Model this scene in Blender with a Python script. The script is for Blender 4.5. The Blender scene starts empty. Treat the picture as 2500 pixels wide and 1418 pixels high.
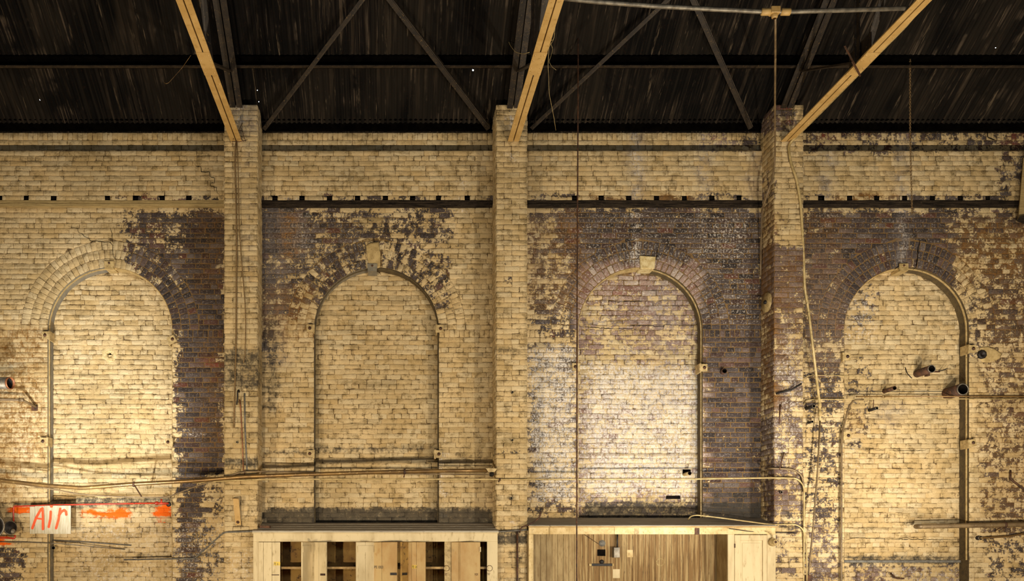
import bpy, math, random
import numpy as np
from mathutils import Vector

random.seed(7)
SC = bpy.context.scene
COL = SC.collection
PI = math.pi

# ---------------------------------------------------------------- camera
D0, CZ, F, CX, CY = 12.0, 1.6, 2172.0, 950.0, 1340.0      # camera distance, eye height, focal length in px, principal point
cam = bpy.data.cameras.new('camera')
cam.sensor_width = 36.0
cam.lens = F / 2500 * 36
cam.shift_x = (1250 - CX) / 2500
cam.shift_y = (CY - 709) / 2500
cam.clip_end = 200
camo = bpy.data.objects.new('camera', cam)
camo.location = (0, -D0, CZ)
camo.rotation_euler = (PI / 2, 0, 0)
COL.objects.link(camo)
SC.camera = camo

# ---------------------------------------------------------------- world, exposure
w = bpy.data.worlds.new('world')
SC.world = w
w.use_nodes = True
w.node_tree.nodes['Background'].inputs[0].default_value = (0.9, 0.95, 1.0, 1)
w.node_tree.nodes['Background'].inputs[1].default_value = 6.0
SC.view_settings.view_transform = 'Standard'
SC.view_settings.look = 'None'
SC.view_settings.gamma = 1
SC.view_settings.use_curve_mapping = False
SC.view_settings.exposure = 0.0

# ---------------------------------------------------------------- work lamps standing low in the hall
def lamp(name, x, y, z, aim, power, color, angle=150, blend=0.9, r=0.06):
    l = bpy.data.lights.new(name, 'SPOT')
    l.energy = power
    l.color = color
    l.spot_size = math.radians(angle)
    l.spot_blend = blend
    l.shadow_soft_size = r
    o = bpy.data.objects.new(name, l)
    o.location = (x, y, z)
    d = Vector(aim) - Vector((x, y, z))
    o.rotation_euler = d.to_track_quat('-Z', 'Y').to_euler()
    COL.objects.link(o)
    return o
WARM, NEUT, COOL = (1.0, 0.85, 0.63), (1.0, 0.91, 0.76), (0.93, 0.97, 1.0)
# broad light
lamp('work_lamp', -4.5, -6.0, 0.8, (-4.3, 0, 4.7), 740, WARM)
lamp('work_lamp', -2.3, -6.0, 0.7, (-1.0, 0, 5.1), 760, WARM)
lamp('work_lamp', 2.2, -6.0, 0.7, (1.4, 0, 5.1), 240, NEUT)
lamp('work_lamp', 4.8, -6.0, 0.8, (3.2, 0, 4.9), 1020, NEUT)
lamp('work_lamp', 7.0, -6.0, 0.8, (7.2, 0, 4.8), 1000, (1.0, .87, .68))
# brighter beams on the bricked-up arches
lamp('flood_lamp', -3.75, -3.3, 0.8, (-4.0, 0, 3.35), 1500, COOL, 50, 1.0)
lamp('flood_lamp', 3.5, -3.3, 0.8, (3.45, 0, 3.3), 620, COOL, 56, 1.0)
lamp('flood_lamp', 6.2, -3.3, 0.8, (6.3, 0, 3.0), 640, (1.0, .97, .90), 66, 1.0)

# added soft fill behind the camera, lifting the shadows left by the lamps
al = bpy.data.lights.new('hall_fill_light', 'AREA')
al.shape = 'RECTANGLE'; al.size = 9; al.size_y = 2.2; al.energy = 330; al.color = (.86, .93, 1.0)
ao = bpy.data.objects.new('hall_fill_light', al); ao.location = (1.5, -17.6, 5.2)
ao.rotation_euler = (Vector((1.5, 0, 4.0)) - Vector(ao.location)).to_track_quat('-Z', 'Y').to_euler()
COL.objects.link(ao)

# ---------------------------------------------------------------- pixel <-> world
def P(px, py, d=0.0):
    s = (D0 - d) / F
    return ((px - CX) * s, -d, CZ + (CY - py) * s)

# ---------------------------------------------------------------- tagging and mesh helpers
def tag(o, label=None, cat=None, group=None, kind=None):
    if label: o['label'] = label
    if cat: o['category'] = cat
    if group: o['group'] = group
    if kind: o['kind'] = kind
    return o

def empty(name, loc, label=None, cat=None, group=None, kind=None):
    o = bpy.data.objects.new(name, None)
    o.location = loc
    o.empty_display_size = 0.1
    COL.objects.link(o)
    return tag(o, label, cat, group, kind)

def link(name, me, parent=None, mats=()):
    o = bpy.data.objects.new(name, me)
    for m in mats:
        me.materials.append(m)
    COL.objects.link(o)
    if parent is not None:
        o.parent = parent
        o.location = -Vector(world_loc(parent))
    return o

def world_loc(o):
    l = Vector(o.location)
    while o.parent:
        o = o.parent
        l += Vector(o.location)
    return l

class MB:
    def __init__(s):
        s.v, s.f, s.m, s.sm = [], [], [], []
    def add(s, vs, fs, m=0, smooth=False):
        n = len(s.v)
        s.v += [tuple(x) for x in vs]
        for f in fs:
            s.f.append([i + n for i in f]); s.m.append(m); s.sm.append(smooth)
        return s
    def box(s, x0, x1, y0, y1, z0, z1, m=0):
        vs = [(x, y, z) for x in (x0, x1) for y in (y0, y1) for z in (z0, z1)]
        return s.add(vs, [(0, 1, 3, 2), (4, 6, 7, 5), (0, 4, 5, 1), (2, 3, 7, 6), (0, 2, 6, 4), (1, 5, 7, 3)], m)
    def bar(s, p, q, w, h, side=(1, 0, 0), m=0):
        p, q = Vector(p), Vector(q)
        t = (q - p).normalized()
        u = Vector(side); u = (u - t * u.dot(t)).normalized()
        n = t.cross(u)
        vs = [c + u * a + n * b for c in (p, q) for a, b in ((-w/2, -h/2), (w/2, -h/2), (w/2, h/2), (-w/2, h/2))]
        return s.add(vs, [(0, 3, 2, 1), (4, 5, 6, 7), (0, 1, 5, 4), (1, 2, 6, 5), (2, 3, 7, 6), (3, 0, 4, 7)], m)
    def tube(s, pts, r, seg=8, cap=True, m=0):
        pts = [Vector(p) for p in pts]
        pts = [p for i, p in enumerate(pts) if i == 0 or (p - pts[i-1]).length > 1e-5]
        rs = r if isinstance(r, (list, tuple)) else [r] * len(pts)
        t0 = (pts[1] - pts[0]).normalized()
        u = t0.orthogonal().normalized()
        vs, fs = [], []
        for i, p in enumerate(pts):
            a = (p - pts[i-1]).normalized() if i else t0
            b = (pts[i+1] - p).normalized() if i < len(pts) - 1 else a
            t = (a + b).normalized() if (a + b).length > 1e-4 else a
            u = (u - t * u.dot(t)).normalized()
            n = t.cross(u)
            for k in range(seg):
                an = 2 * PI * k / seg
                vs.append(p + (u * math.cos(an) + n * math.sin(an)) * rs[i])
        for i in range(len(pts) - 1):
            for k in range(seg):
                k2 = (k + 1) % seg
                fs.append((i*seg+k, i*seg+k2, (i+1)*seg+k2, (i+1)*seg+k))
        s.add(vs, fs, m, True)
        if cap:
            n = len(s.v) - len(vs)
            s.f.append([n + k for k in range(seg)][::-1]); s.m.append(m); s.sm.append(False)
            n2 = n + (len(pts) - 1) * seg
            s.f.append([n2 + k for k in range(seg)]); s.m.append(m); s.sm.append(False)
        return s
    def lathe(s, base, axis, prof, seg=20, m=0):
        """prof: list of (radius, distance along axis)"""
        base, ax = Vector(base), Vector(axis).normalized()
        u = ax.orthogonal().normalized(); n = ax.cross(u)
        vs, fs = [], []
        for r, h in prof:
            for k in range(seg):
                a = 2 * PI * k / seg
                vs.append(base + ax * h + (u * math.cos(a) + n * math.sin(a)) * max(r, 1e-4))
        for i in range(len(prof) - 1):
            for k in range(seg):
                k2 = (k + 1) % seg
                fs.append((i*seg+k, i*seg+k2, (i+1)*seg+k2, (i+1)*seg+k))
        return s.add(vs, fs, m, True)
    def ribbon(s, pts, wdt, y, thick=0.002, m=0):
        """painted stroke: capsule chain in the XZ plane facing -Y"""
        k = 0
        for a, b in zip(pts, pts[1:]):
            a2, b2 = Vector((a[0], a[1])), Vector((b[0], b[1]))
            t = (b2 - a2).normalized(); n = Vector((-t.y, t.x))
            ring = []
            for i in range(9):
                an = -PI/2 + PI * i / 8
                ring.append(b2 + (t * math.cos(an) + n * math.sin(an)) * wdt / 2)
            for i in range(9):
                an = PI/2 + PI * i / 8
                ring.append(a2 + (t * math.cos(an) + n * math.sin(an)) * wdt / 2)
            s.add([(p.x, y - 0.0002 * k, p.y) for p in ring], [list(range(len(ring)))], m)
            k += 1
        return s
    def build(s, name, mats, parent=None, bevel=0.0):
        if not isinstance(mats, (list, tuple)): mats = [mats]
        me = bpy.data.meshes.new(name)
        me.from_pydata(s.v, [], s.f)
        me.polygons.foreach_set('material_index', s.m)
        me.polygons.foreach_set('use_smooth', s.sm)
        me.update()
        o = link(name, me, parent, mats)
        if parent is None:                      # put the origin at the thing itself
            c = Vector((sum(v[i] for v in s.v) / len(s.v) for i in range(3)))
            me.transform(__import__('mathutils').Matrix.Translation(-c))
            o.location = c
        if bevel:
            b = o.modifiers.new('bevel', 'BEVEL'); b.width = bevel; b.segments = 1; b.limit_method = 'ANGLE'
        return o

def fillet(pts, r=0.05, n=5):
    pts = [Vector(p) for p in pts]
    out = [pts[0]]
    for i in range(1, len(pts) - 1):
        a, b, c = pts[i-1], pts[i], pts[i+1]
        l = min(r, (a-b).length * .45, (c-b).length * .45)
        p, q = b + (a-b).normalized() * l, b + (c-b).normalized() * l
        for k in range(n + 1):
            t = k / n
            out.append((1-t)**2 * p + 2*t*(1-t) * b + t*t * q)
    out.append(pts[-1])
    return out

# ---------------------------------------------------------------- materials
def rgb(h):
    c = [int(h[i:i+2], 16) / 255 for i in (0, 2, 4)]
    return tuple((x / 12.92 if x <= .04045 else ((x + .055) / 1.055) ** 2.4) for x in c) + (1,)

class NT:
    def __init__(s, name):
        s.mat = bpy.data.materials.new(name); s.mat.use_nodes = True
        s.t = s.mat.node_tree; s.b = s.t.nodes['Principled BSDF']
    def n(s, typ, **kw):
        x = s.t.nodes.new(typ)
        for k, v in kw.items(): setattr(x, k, v)
        return x
    def set(s, sock, v):
        if hasattr(v, 'is_linked') or isinstance(v, bpy.types.NodeSocket): s.t.links.new(v, sock)
        else: sock.default_value = v
    def math(s, op, a, b=0.0, clamp=False):
        x = s.n('ShaderNodeMath', operation=op, use_clamp=clamp)
        s.set(x.inputs[0], a); s.set(x.inputs[1], b)
        if op == 'MULTIPLY_ADD': x.inputs[2].default_value = .15
        return x.outputs[0]
    def mix(s, f, a, b, mode='MIX'):
        x = s.n('ShaderNodeMix', data_type='RGBA', blend_type=mode)
        s.set(x.inputs[0], f); s.set(x.inputs[6], a); s.set(x.inputs[7], b)
        return x.outputs[2]
    def step(s, v, lo, hi):
        x = s.n('ShaderNodeMapRange', interpolation_type='SMOOTHSTEP')
        s.set(x.inputs[0], v); s.set(x.inputs[1], lo); s.set(x.inputs[2], hi)
        return x.outputs[0]
    def noise(s, scale, detail=4, rough=.55, vec=None, dist=0.0):
        x = s.n('ShaderNodeTexNoise')
        x.inputs['Scale'].default_value = scale; x.inputs['Detail'].default_value = detail
        x.inputs['Roughness'].default_value = rough; x.inputs['Distortion'].default_value = dist
        if vec is not None: s.t.links.new(vec, x.inputs['Vector'])
        return x.outputs['Fac']
    def coord(s, scale=(1, 1, 1), kind='Object'):
        g = s.n('ShaderNodeNewGeometry').outputs['Position'] if kind == 'Geo' else s.n('ShaderNodeTexCoord').outputs[kind]
        m = s.n('ShaderNodeMapping'); s.t.links.new(g, m.inputs[0]); m.inputs[3].default_value = scale
        return m.outputs[0]
    def attr(s, name):
        a = s.n('ShaderNodeAttribute', attribute_name=name)
        c = s.n('ShaderNodeSeparateColor'); s.t.links.new(a.outputs['Color'], c.inputs[0])
        return c.outputs
    def ramp(s, v, stops):
        r = s.n('ShaderNodeValToRGB'); s.t.links.new(v, r.inputs[0])
        e = r.color_ramp.elements
        while len(e) < len(stops): e.new(0.5)
        for i, (p, c) in enumerate(stops): e[i].position = p; e[i].color = c
        return r.outputs[0]
    def bump(s, h, strength=.5, dist=.01):
        b = s.n('ShaderNodeBump'); b.inputs['Strength'].default_value = strength; b.inputs['Distance'].default_value = dist
        s.t.links.new(h, b.inputs['Height']); s.t.links.new(b.outputs[0], s.b.inputs['Normal'])
    def done(s, color, rough=.8, metal=0.0, spec=None):
        s.set(s.b.inputs['Base Color'], color); s.set(s.b.inputs['Roughness'], rough); s.set(s.b.inputs['Metallic'], metal)
        if spec is not None: s.b.inputs['Specular IOR Level'].default_value = spec
        return s.mat

def brick_mat(name, mortar):
    s = NT(name)
    A = s.attr('wear')           # R bare brick, G soot, B white bloom
    B = s.attr('tint')           # R brick random, G ochre rust, B orange spray
    C = s.attr('kin')            # R pinkness, G red brick, B grey wash and painted pilaster shadow
    pos = s.coord((1, 1, 1), 'Geo')
    n1 = s.noise(38, 5, .65, pos); n2 = s.noise(11, 4, .6, pos); n3 = s.noise(130, 3, .6, pos); n4 = s.noise(2.6, 4, .6, pos); n5 = s.noise(.9, 3, .5, pos)
    n6 = s.noise(17, 3, .6, pos, 1.5)
    nn = s.math('ADD', s.math('MULTIPLY', n1, .5), s.math('MULTIPLY', n2, .5))
    def lin(v, k, off): return s.math('ADD', s.math('MULTIPLY', v, k), off)
    bare = s.step(s.math('ADD', lin(nn, 3.0, -2.0), A[0]), -.09, .09)
    # fine crevices where the thick old paint has crazed
    cr = s.math('ABSOLUTE', s.math('SUBTRACT', n6, .5))
    cre = s.math('MULTIPLY', s.math('SUBTRACT', 1.0, s.step(cr, .0, .016)), s.step(n2, .50, .62))
    nh = s.noise(1.0, 4, .6, s.coord((1.6, 1.6, 11), 'Geo'))
    if mortar:
        brick = s.mix(n1, rgb('86683c'), rgb('563f24'))
        brick = s.mix(s.step(n2, .5, .7), brick, rgb('4a3a28'))
    else:
        brick = s.ramp(B[0], [(0, rgb('2b2420')), (.3, rgb('433833')), (.55, rgb('4f4540')), (.78, rgb('3f2b22')), (.9, rgb('645850')), (1, rgb('57301f'))])
        pink = s.ramp(B[0], [(0, rgb('8a6c5e')), (.5, rgb('a98d7c')), (.8, rgb('7b5648')), (1, rgb('bba998'))])
        brick = s.mix(C[0], brick, pink)
        brick = s.mix(C[1], brick, rgb('94411e'))
        brick = s.mix(s.math('MULTIPLY', s.step(n1, .48, .70), .6), brick, s.mix(C[0], rgb('7c7068'), rgb('b8ab9b')))
        brick = s.mix(s.step(n3, .5, .72), brick, rgb('2a2220'))
    paint = s.mix(s.step(n4, .35, .65), rgb('ccb182'), rgb('b79a68'))
    paint = s.mix(s.step(B[0], .2, 1.3), paint, rgb('cbb68e'))
    paint = s.mix(s.math('MULTIPLY', s.step(n5, .45, .62), .35), paint, rgb('a08a60'))
    paint = s.mix(s.math('MULTIPLY', s.step(n2, .50, .68), .65), paint, rgb('937a4c'))
    paint = s.mix(s.math('MULTIPLY', s.step(n3, .54, .70), .6), paint, rgb('7d6740'))
    paint = s.mix(s.math('MULTIPLY', s.step(nh, .53, .66), .5), paint, rgb('86724c'))
    paint = s.mix(s.math('MULTIPLY', cre, .6), paint, rgb('4a3a22'))
    if mortar:
        paint = s.mix(s.math('MULTIPLY_ADD', s.step(n2, .40, .60), .8), paint, rgb('503c22'))
    col = s.mix(bare, paint, brick)
    nf = s.math('ADD', s.math('MULTIPLY', n1, .6), s.math('MULTIPLY', n3, .4))
    wh = s.step(s.math('ADD', lin(nf, 3.0, -1.5), A[2]), .36, .78)
    if mortar: wh = s.math('MULTIPLY', wh, .45)
    col = s.mix(s.math('MULTIPLY', wh, .85), col, rgb('d2c6b5'))
    gw = s.math('MULTIPLY', C[2], s.step(nn, .35, .6))
    col = s.mix(gw, col, rgb('857b74'))
    oc = s.math('MULTIPLY', B[1], s.step(nn, .42, .58))
    col = s.mix(oc, col, rgb('946020') if mortar else rgb('86602c'))
    so = s.math('MULTIPLY', s.step(s.math('ADD', lin(nn, 1.8, -.9), A[1]), .22, .80), .9)
    col = s.mix(so, col, rgb('38332c'))
    sp = s.step(s.math('ADD', lin(nn, 1.2, -.6), B[2]), .30, .62)
    col = s.mix(sp, col, rgb('dd5f0c'))
    h = s.math('ADD', s.math('MULTIPLY', n1, .8), s.math('ADD', s.math('MULTIPLY', n3, .4), s.math('ADD', s.math('MULTIPLY', bare, -.4), s.math('MULTIPLY', cre, -.5))))
    s.bump(h, .8, .014)
    return s.done(col, .86, 0, .25)

M = {}
M['brick'] = brick_mat('painted_brick', False)
M['mortar'] = brick_mat('painted_mortar', True)

def simple(name, c1, c2, rough=.7, metal=0.0, scale=12, bump=.3, c3=None, stretch=(1, 1, 1), lo=.35, hi=.65, spec=None, kind='Geo'):
    s = NT(name)
    pos = s.coord(stretch, kind)
    a = s.noise(scale, 5, .6, pos); b = s.noise(scale * 4, 4, .6, pos)
    col = s.mix(s.step(a, lo, hi), rgb(c1), rgb(c2))
    if c3: col = s.mix(s.step(b, .58, .7), col, rgb(c3))
    if bump: s.bump(s.math('ADD', a, s.math('MULTIPLY', b, .5)), bump, .006)
    M[name] = s.done(col, rough, metal, spec)
    return M[name]

simple('cream_steel', 'b8955a', 'a9854a', .55, 0, 5, .15, '9d7a3e')
simple('cream_paint', 'cfb684', 'b89b64', .7, 0, 9, .4, '8e7445')
simple('cream_iron', 'b49a68', '8f7748', .6, 0, 18, .4, '5c4a2c')
simple('dark_steel', '3a2f22', '221b15', .55, .3, 14, .4, '6b5430')
simple('bronze_steel', '2e2315', '1a130b', .5, .3, 10, .3, '5c4828')
simple('bronze_pipe', '8a6a3a', '6a5030', .38, .55, 6, .2, 'a88a55')
simple('brown_pipe', '7d6746', '5f4c34', .5, .25, 8, .25, '9c8560')
simple('conduit_cream', 'b9a06c', '96804f', .5, .1, 8, .2, '6d5937')
simple('galvanised', '8a806e', '5f574a', .5, .5, 14, .2, '8f7a58')
simple('grey_bar', '6f6a5f', '4f4a42', .65, .1, 22, .5, '8d8270')
simple('rust_iron', '5a3a22', '33231a', .7, .3, 20, .5, '8c5a2c')
simple('black_iron', '241d18', '14100d', .6, .3, 20, .3, '4a3a2a')
simple('soot_shade_black', '090705', '040303', 1, 0, 10, 0, spec=0.0)
simple('red_paint', 'b83210', '8e2208', .45, 0, 12, .2, '5c1a0a')
simple('rope', '7d6138', '5b4526', .8, 0, 60, .4, 'a58450')
simple('copper', 'a0643c', '70452c', .5, .4, 20, .2)
simple('old_timber', '31281e', '17120d', .9, 0, 5, 1.0, '5c4c3a', (1.2, 6, 16), .4, .62, .1)
simple('timber_cream', 'a88f5c', '8a7346', .8, 0, 6, .8, '5c4b30', (1, 6, 14), .3, .7)
simple('flat_black', '16110d', '0a0806', 1, 0, 20, .4, spec=0.05)  # near-black that also paints in the dark of pockets and pipe bores
simple('plaster_cream', 'b89d68', '9c8250', .8, 0, 14, .6, '6f5a36')
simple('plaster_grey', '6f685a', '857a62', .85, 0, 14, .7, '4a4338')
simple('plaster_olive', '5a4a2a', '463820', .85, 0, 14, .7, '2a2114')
simple('locker_paint', 'c8b48a', 'b5a076', .65, 0, 3, .35, 'a58f64', (2, 1, .5), .4, .62)
simple('locker_tan', 'b2955f', 'a17c45', .6, 0, 4, .35, 'a37e44', (1, 1, .5))
simple('locker_inside', 'a07c3a', '856029', .8, 0, 5, .3, '4a3414')
simple('top_boards', '8f8574', 'a69c88', .9, 0, 5, .8, '5c5346', (.6, 8, 8))
simple('beadboard_cream', 'a28a5c', '866c40', .7, 0, 7, .5, '7c5f34', (3, 1, .5))
simple('beadboard_worn', '7a5c32', 'a08658', .8, 0, 6, .7, '47301a', (6, 1, .3), .42, .6)
simple('shelf_edge', 'a98a58', '8a6c3e', .8, 0, 12, .4)
simple('sign_board', 'b3a78d', 'a29474', .75, 0, 8, .3, '9c8c6a', (4, 1, .5))
simple('orange_spray', 'd2480a', 'c23e06', .6, 0, 30, .1)
simple('label_yellow', 'd9b52c', 'c8a422', .5, 0, 20, 0)
simple('black_print', '191410', '100c0a', .6, 0, 20, 0)
simple('stone_cream', 'c9b585', 'ab925c', .8, 0, 16, .7, '7a6338')
simple('floor_concrete', '8a7a5c', '6c5d44', .85, 0, 3, .3, '4c4030')
simple('hall_paint', '7a6a4c', '5c4e38', .9, 0, 2, .2)
simple('hall_dark', '14110d', '0c0a08', .9, 0, 2, .2)

def roof_mat():
    s = NT('corrugated_iron')
    pos = s.coord((9, .4, .4), 'Geo'); pos2 = s.coord((30, .55, .55), 'Geo'); p3 = s.coord((1.3, 1.3, 1.3), 'Geo')
    a = s.noise(1.6, 6, .65, pos); b = s.noise(1.0, 5, .7, pos2); c = s.noise(1.5, 4, .6, p3); d = s.noise(40, 4, .6, s.coord((1, 1, 1), 'Geo'))
    sh = s.attr('sheet')[0]
    e = s.noise(1.0, 3, .5, s.coord((2.2, .7, .7), 'Geo'))
    g = s.noise(1.0, 5, .75, s.coord((17, 1.3, 1.3), 'Geo'))
    f = s.noise(1.0, 3, .6, s.coord((44, .45, .45), 'Geo'))
    col = s.mix(s.step(c, .35, .65), rgb('070605'), rgb('0e0b09'))
    col = s.mix(s.math('MULTIPLY', s.step(sh, .40, .55), s.step(e, .40, .52)), col, rgb('191510'))
    col = s.mix(s.math('MULTIPLY', s.step(f, .50, .62), .6), col, rgb('1f1a14'))
    col = s.mix(s.math('MULTIPLY', s.step(a, .52, .62), s.math('MULTIPLY', s.step(e, .42, .60), .7)), col, rgb('2f271e'))
    st = s.math('MULTIPLY', s.step(b, .52, .64), s.step(c, .48, .62))
    col = s.mix(s.math('MULTIPLY', st, .7), col, rgb('53473a'))
    col = s.mix(s.math('MULTIPLY', s.step(g, .60, .70), .6), col, rgb('6a5b48'))
    col = s.mix(s.math('MULTIPLY', s.step(d, .58, .7), .4), col, rgb('2a170b'))
    s.bump(d, .3, .005)
    return s.done(col, .85, 0, .08)
M['roof'] = roof_mat()

# ---------------------------------------------------------------- wear and painted-shadow maps of the brickwork, as positions on the wall
def vnoise(x, y, seed=0):
    xi, yi = np.floor(x), np.floor(y)
    def h(a, b):
        t = np.sin(a * 127.1 + b * 311.7 + seed * 74.7) * 43758.5453
        return t - np.floor(t)
    fx, fy = x - xi, y - yi
    fx, fy = fx*fx*(3-2*fx), fy*fy*(3-2*fy)
    return (h(xi, yi)*(1-fx) + h(xi+1, yi)*fx)*(1-fy) + (h(xi, yi+1)*(1-fx) + h(xi+1, yi+1)*fx)*fy
def fbm(x, y, seed=0):
    return (vnoise(x, y, seed) + .5*vnoise(x*2.1, y*2.1, seed+1) + .25*vnoise(x*4.3, y*4.3, seed+2)) / 1.75
def ss(v, a, b):
    t = np.clip((v - a) / (b - a), 0, 1)
    return t*t*(3-2*t)
def soft(x, y, x0, x1, y0, y1, s=15):
    return ss(x, x0-s, x0+s) * (1-ss(x, x1-s, x1+s)) * ss(y, y0-s, y0+s) * (1-ss(y, y1-s, y1+s))

BARE = [(430,548,510,1165,.97,22),(300,440,508,650,.66,28),(330,440,600,740,.72,18),(380,455,700,800,.9,12),(425,492,1150,1430,.74,8),(490,550,1150,1430,.42,12),
 (-60,60,1325,1500,.62,25),(600,760,505,640,.9,20),(740,905,508,640,.66,25),(610,745,640,780,.68,25),(630,680,780,900,.5,15),
 (895,1110,508,600,.52,25),(740,905,585,760,.58,20),(905,1110,600,770,.47,18),(1370,1875,508,640,.95,22),(1390,1870,630,815,.95,15),(1280,1380,508,820,.48,18),
 (1280,1412,820,1260,.50,20),(1340,1412,700,1290,.54,20),(1413,1716,640,1300,.74,3),(1715,1875,800,1300,.97,5),(1955,2330,508,640,.88,25),(1960,2065,560,840,.82,14),(2060,2235,590,800,.9,4),(2230,2330,585,700,.95,12),
 (1960,2060,850,1010,.62,18),(2320,2400,508,640,.62,20),(2330,2420,640,900,.38,15),(2395,2600,510,850,.6,18),(2395,2600,850,1430,.44,18),(1960,2056,1010,1430,.47,14),
 (1960,2600,312,372,.44,8),(1700,1860,318,372,.42,12),(2440,2560,312,500,.5,18),
 (640,1210,480,494,.45,4),(1290,1860,476,494,.5,4),(1960,2490,474,494,.5,4),(250,548,478,494,.5,5)]
BARE4 = [(2060,2150,690,800,.42,15),(2060,2370,1375,1430,.45,12),(2060,2130,860,1100,.40,20)]
SOOT_SHADE = [(632,1215,1238,1290,.85,8),(1420,1900,1222,1300,.78,18),(1290,1420,1250,1290,.45,8),(120,425,1214,1240,.6,5),(-50,120,1225,1238,.6,5),  # soot; the bands above the red pipe are its shadow painted in
 (765,1072,1088,1106,.5,6),(640,760,1095,1112,.5,7),(635,690,780,1010,.5,12),(1413,1716,780,795,.35,6),
 (1085,1205,1098,1125,.3,6),(320,548,1350,1360,.5,4),(2395,2500,1060,1300,.12,30),(1270,1300,505,900,.2,20),(2060,2370,1355,1378,.6,4),(1130,1210,1000,1290,.1,20),
 (120,400,940,1120,.08,30),(1720,1860,1180,1290,.4,25)]
WHITE = [(1290,1862,508,800,.30,25),(640,900,508,700,.22,25),(1965,2330,508,700,.20,25),(1960,2060,700,1000,.2,20),(1716,1800,800,1280,.12,20),(1543,1567,318,640,.55,6),(1700,1730,318,640,.4,8),(1826,1856,372,520,.35,8),(2008,2032,372,560,.45,8),(2192,2218,345,640,.5,7),(1118,1132,372,520,.45,5),
 (690,760,508,640,.4,18),(1290,1412,840,1230,.60,20),(1413,1716,880,1215,.62,30),(1720,1830,520,640,.42,30),(170,560,1265,1430,.34,25),(1420,1470,1000,1260,.4,20),
 (2060,2150,720,840,.4,15),(1560,1600,850,1260,.25,12),(2060,2100,1050,1160,.35,15),(2160,2370,1385,1430,.35,12),(1960,2060,1300,1430,.25,15),(1075,1090,1070,1290,.5,4),(680,760,480,492,.6,6),
 (30,80,1060,1110,.4,12),(455,500,1045,1065,.4,8)]
OCHRE = [(-60,112,800,1130,.75,22),(-60,60,1100,1220,.7,20),(690,725,520,640,.8,8),(632,770,700,830,.5,18),(480,548,508,700,.3,18),(1280,1420,520,760,.45,18),(1840,1862,360,500,.3,8),
 (1440,1560,478,494,.8,6),(1590,1700,476,494,.8,6),(2030,2200,470,494,.7,6),(2330,2600,540,700,.65,30),(2390,2600,700,1300,.35,30),(1590,1620,800,900,.4,15),(1960,2060,520,900,.3,15),(2060,2110,1000,1060,.4,12),(490,548,820,1100,.3,18)]
PINK = [(1413,1716,640,1300,.85,3),(1960,2060,1280,1430,.3,10),(2060,2400,1390,1430,.6,15),(1690,1790,318,372,.7,10),(150,420,1280,1430,.3,15)]
RED = [(278,310,478,492,.9,5),(345,385,478,492,.7,5),(395,450,478,494,.9,6),(1990,2040,318,365,.8,10),(2180,2225,318,340,.9,8),(2000,2030,372,400,.7,6),(2180,2220,372,382,.6,6),(1950,2200,300,326,.5,6),
 (495,540,870,900,.6,8),(1690,1755,330,345,.9,8),(2085,2115,455,475,.8,6),(1460,1560,700,725,.35,10),(2020,2080,483,494,.7,8),(2430,2470,1192,1206,.6,5),(2460,2500,320,372,.7,10)]
GREY = [(632,700,500,900,.5,12),(1284,1345,480,700,.25,14),(1540,1575,320,500,.5,8),(1700,1740,320,500,.5,10),(1830,1860,372,520,.5,10),(2005,2035,380,500,.5,8),(2190,2222,320,650,.6,8),(1590,1660,700,1000,.35,20),  # strips hugging the pilasters paint in their grey cast shadow
 (2140,2200,980,1040,.4,15),(1965,2060,600,900,.25,20),(700,760,520,640,.4,15)]
SPRAY = [(375,420,1232,1262,.95,8),(210,245,1238,1260,.75,9),(262,318,1240,1266,.75,9),(190,330,1236,1272,.38,10),(30,74,1236,1254,.8,4),(-30,20,1306,1332,.8,6),(380,412,1255,1290,.42,8)]
P3BARE = [(1800,1960,250,330,.55,12),(1840,2000,600,760,.72,18),(1860,1965,760,1010,.6,20),(1860,1965,1010,1290,.58,20),(1860,1965,420,600,.3,20),(1860,1965,1290,1430,.3,20)]
def many(px, py, items):
    r = np.zeros_like(px)
    for x0, x1, y0, y1, v, s in items:
        r = np.maximum(r, v * soft(px, py, x0, x1, y0, y1, s))
    return r
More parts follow.
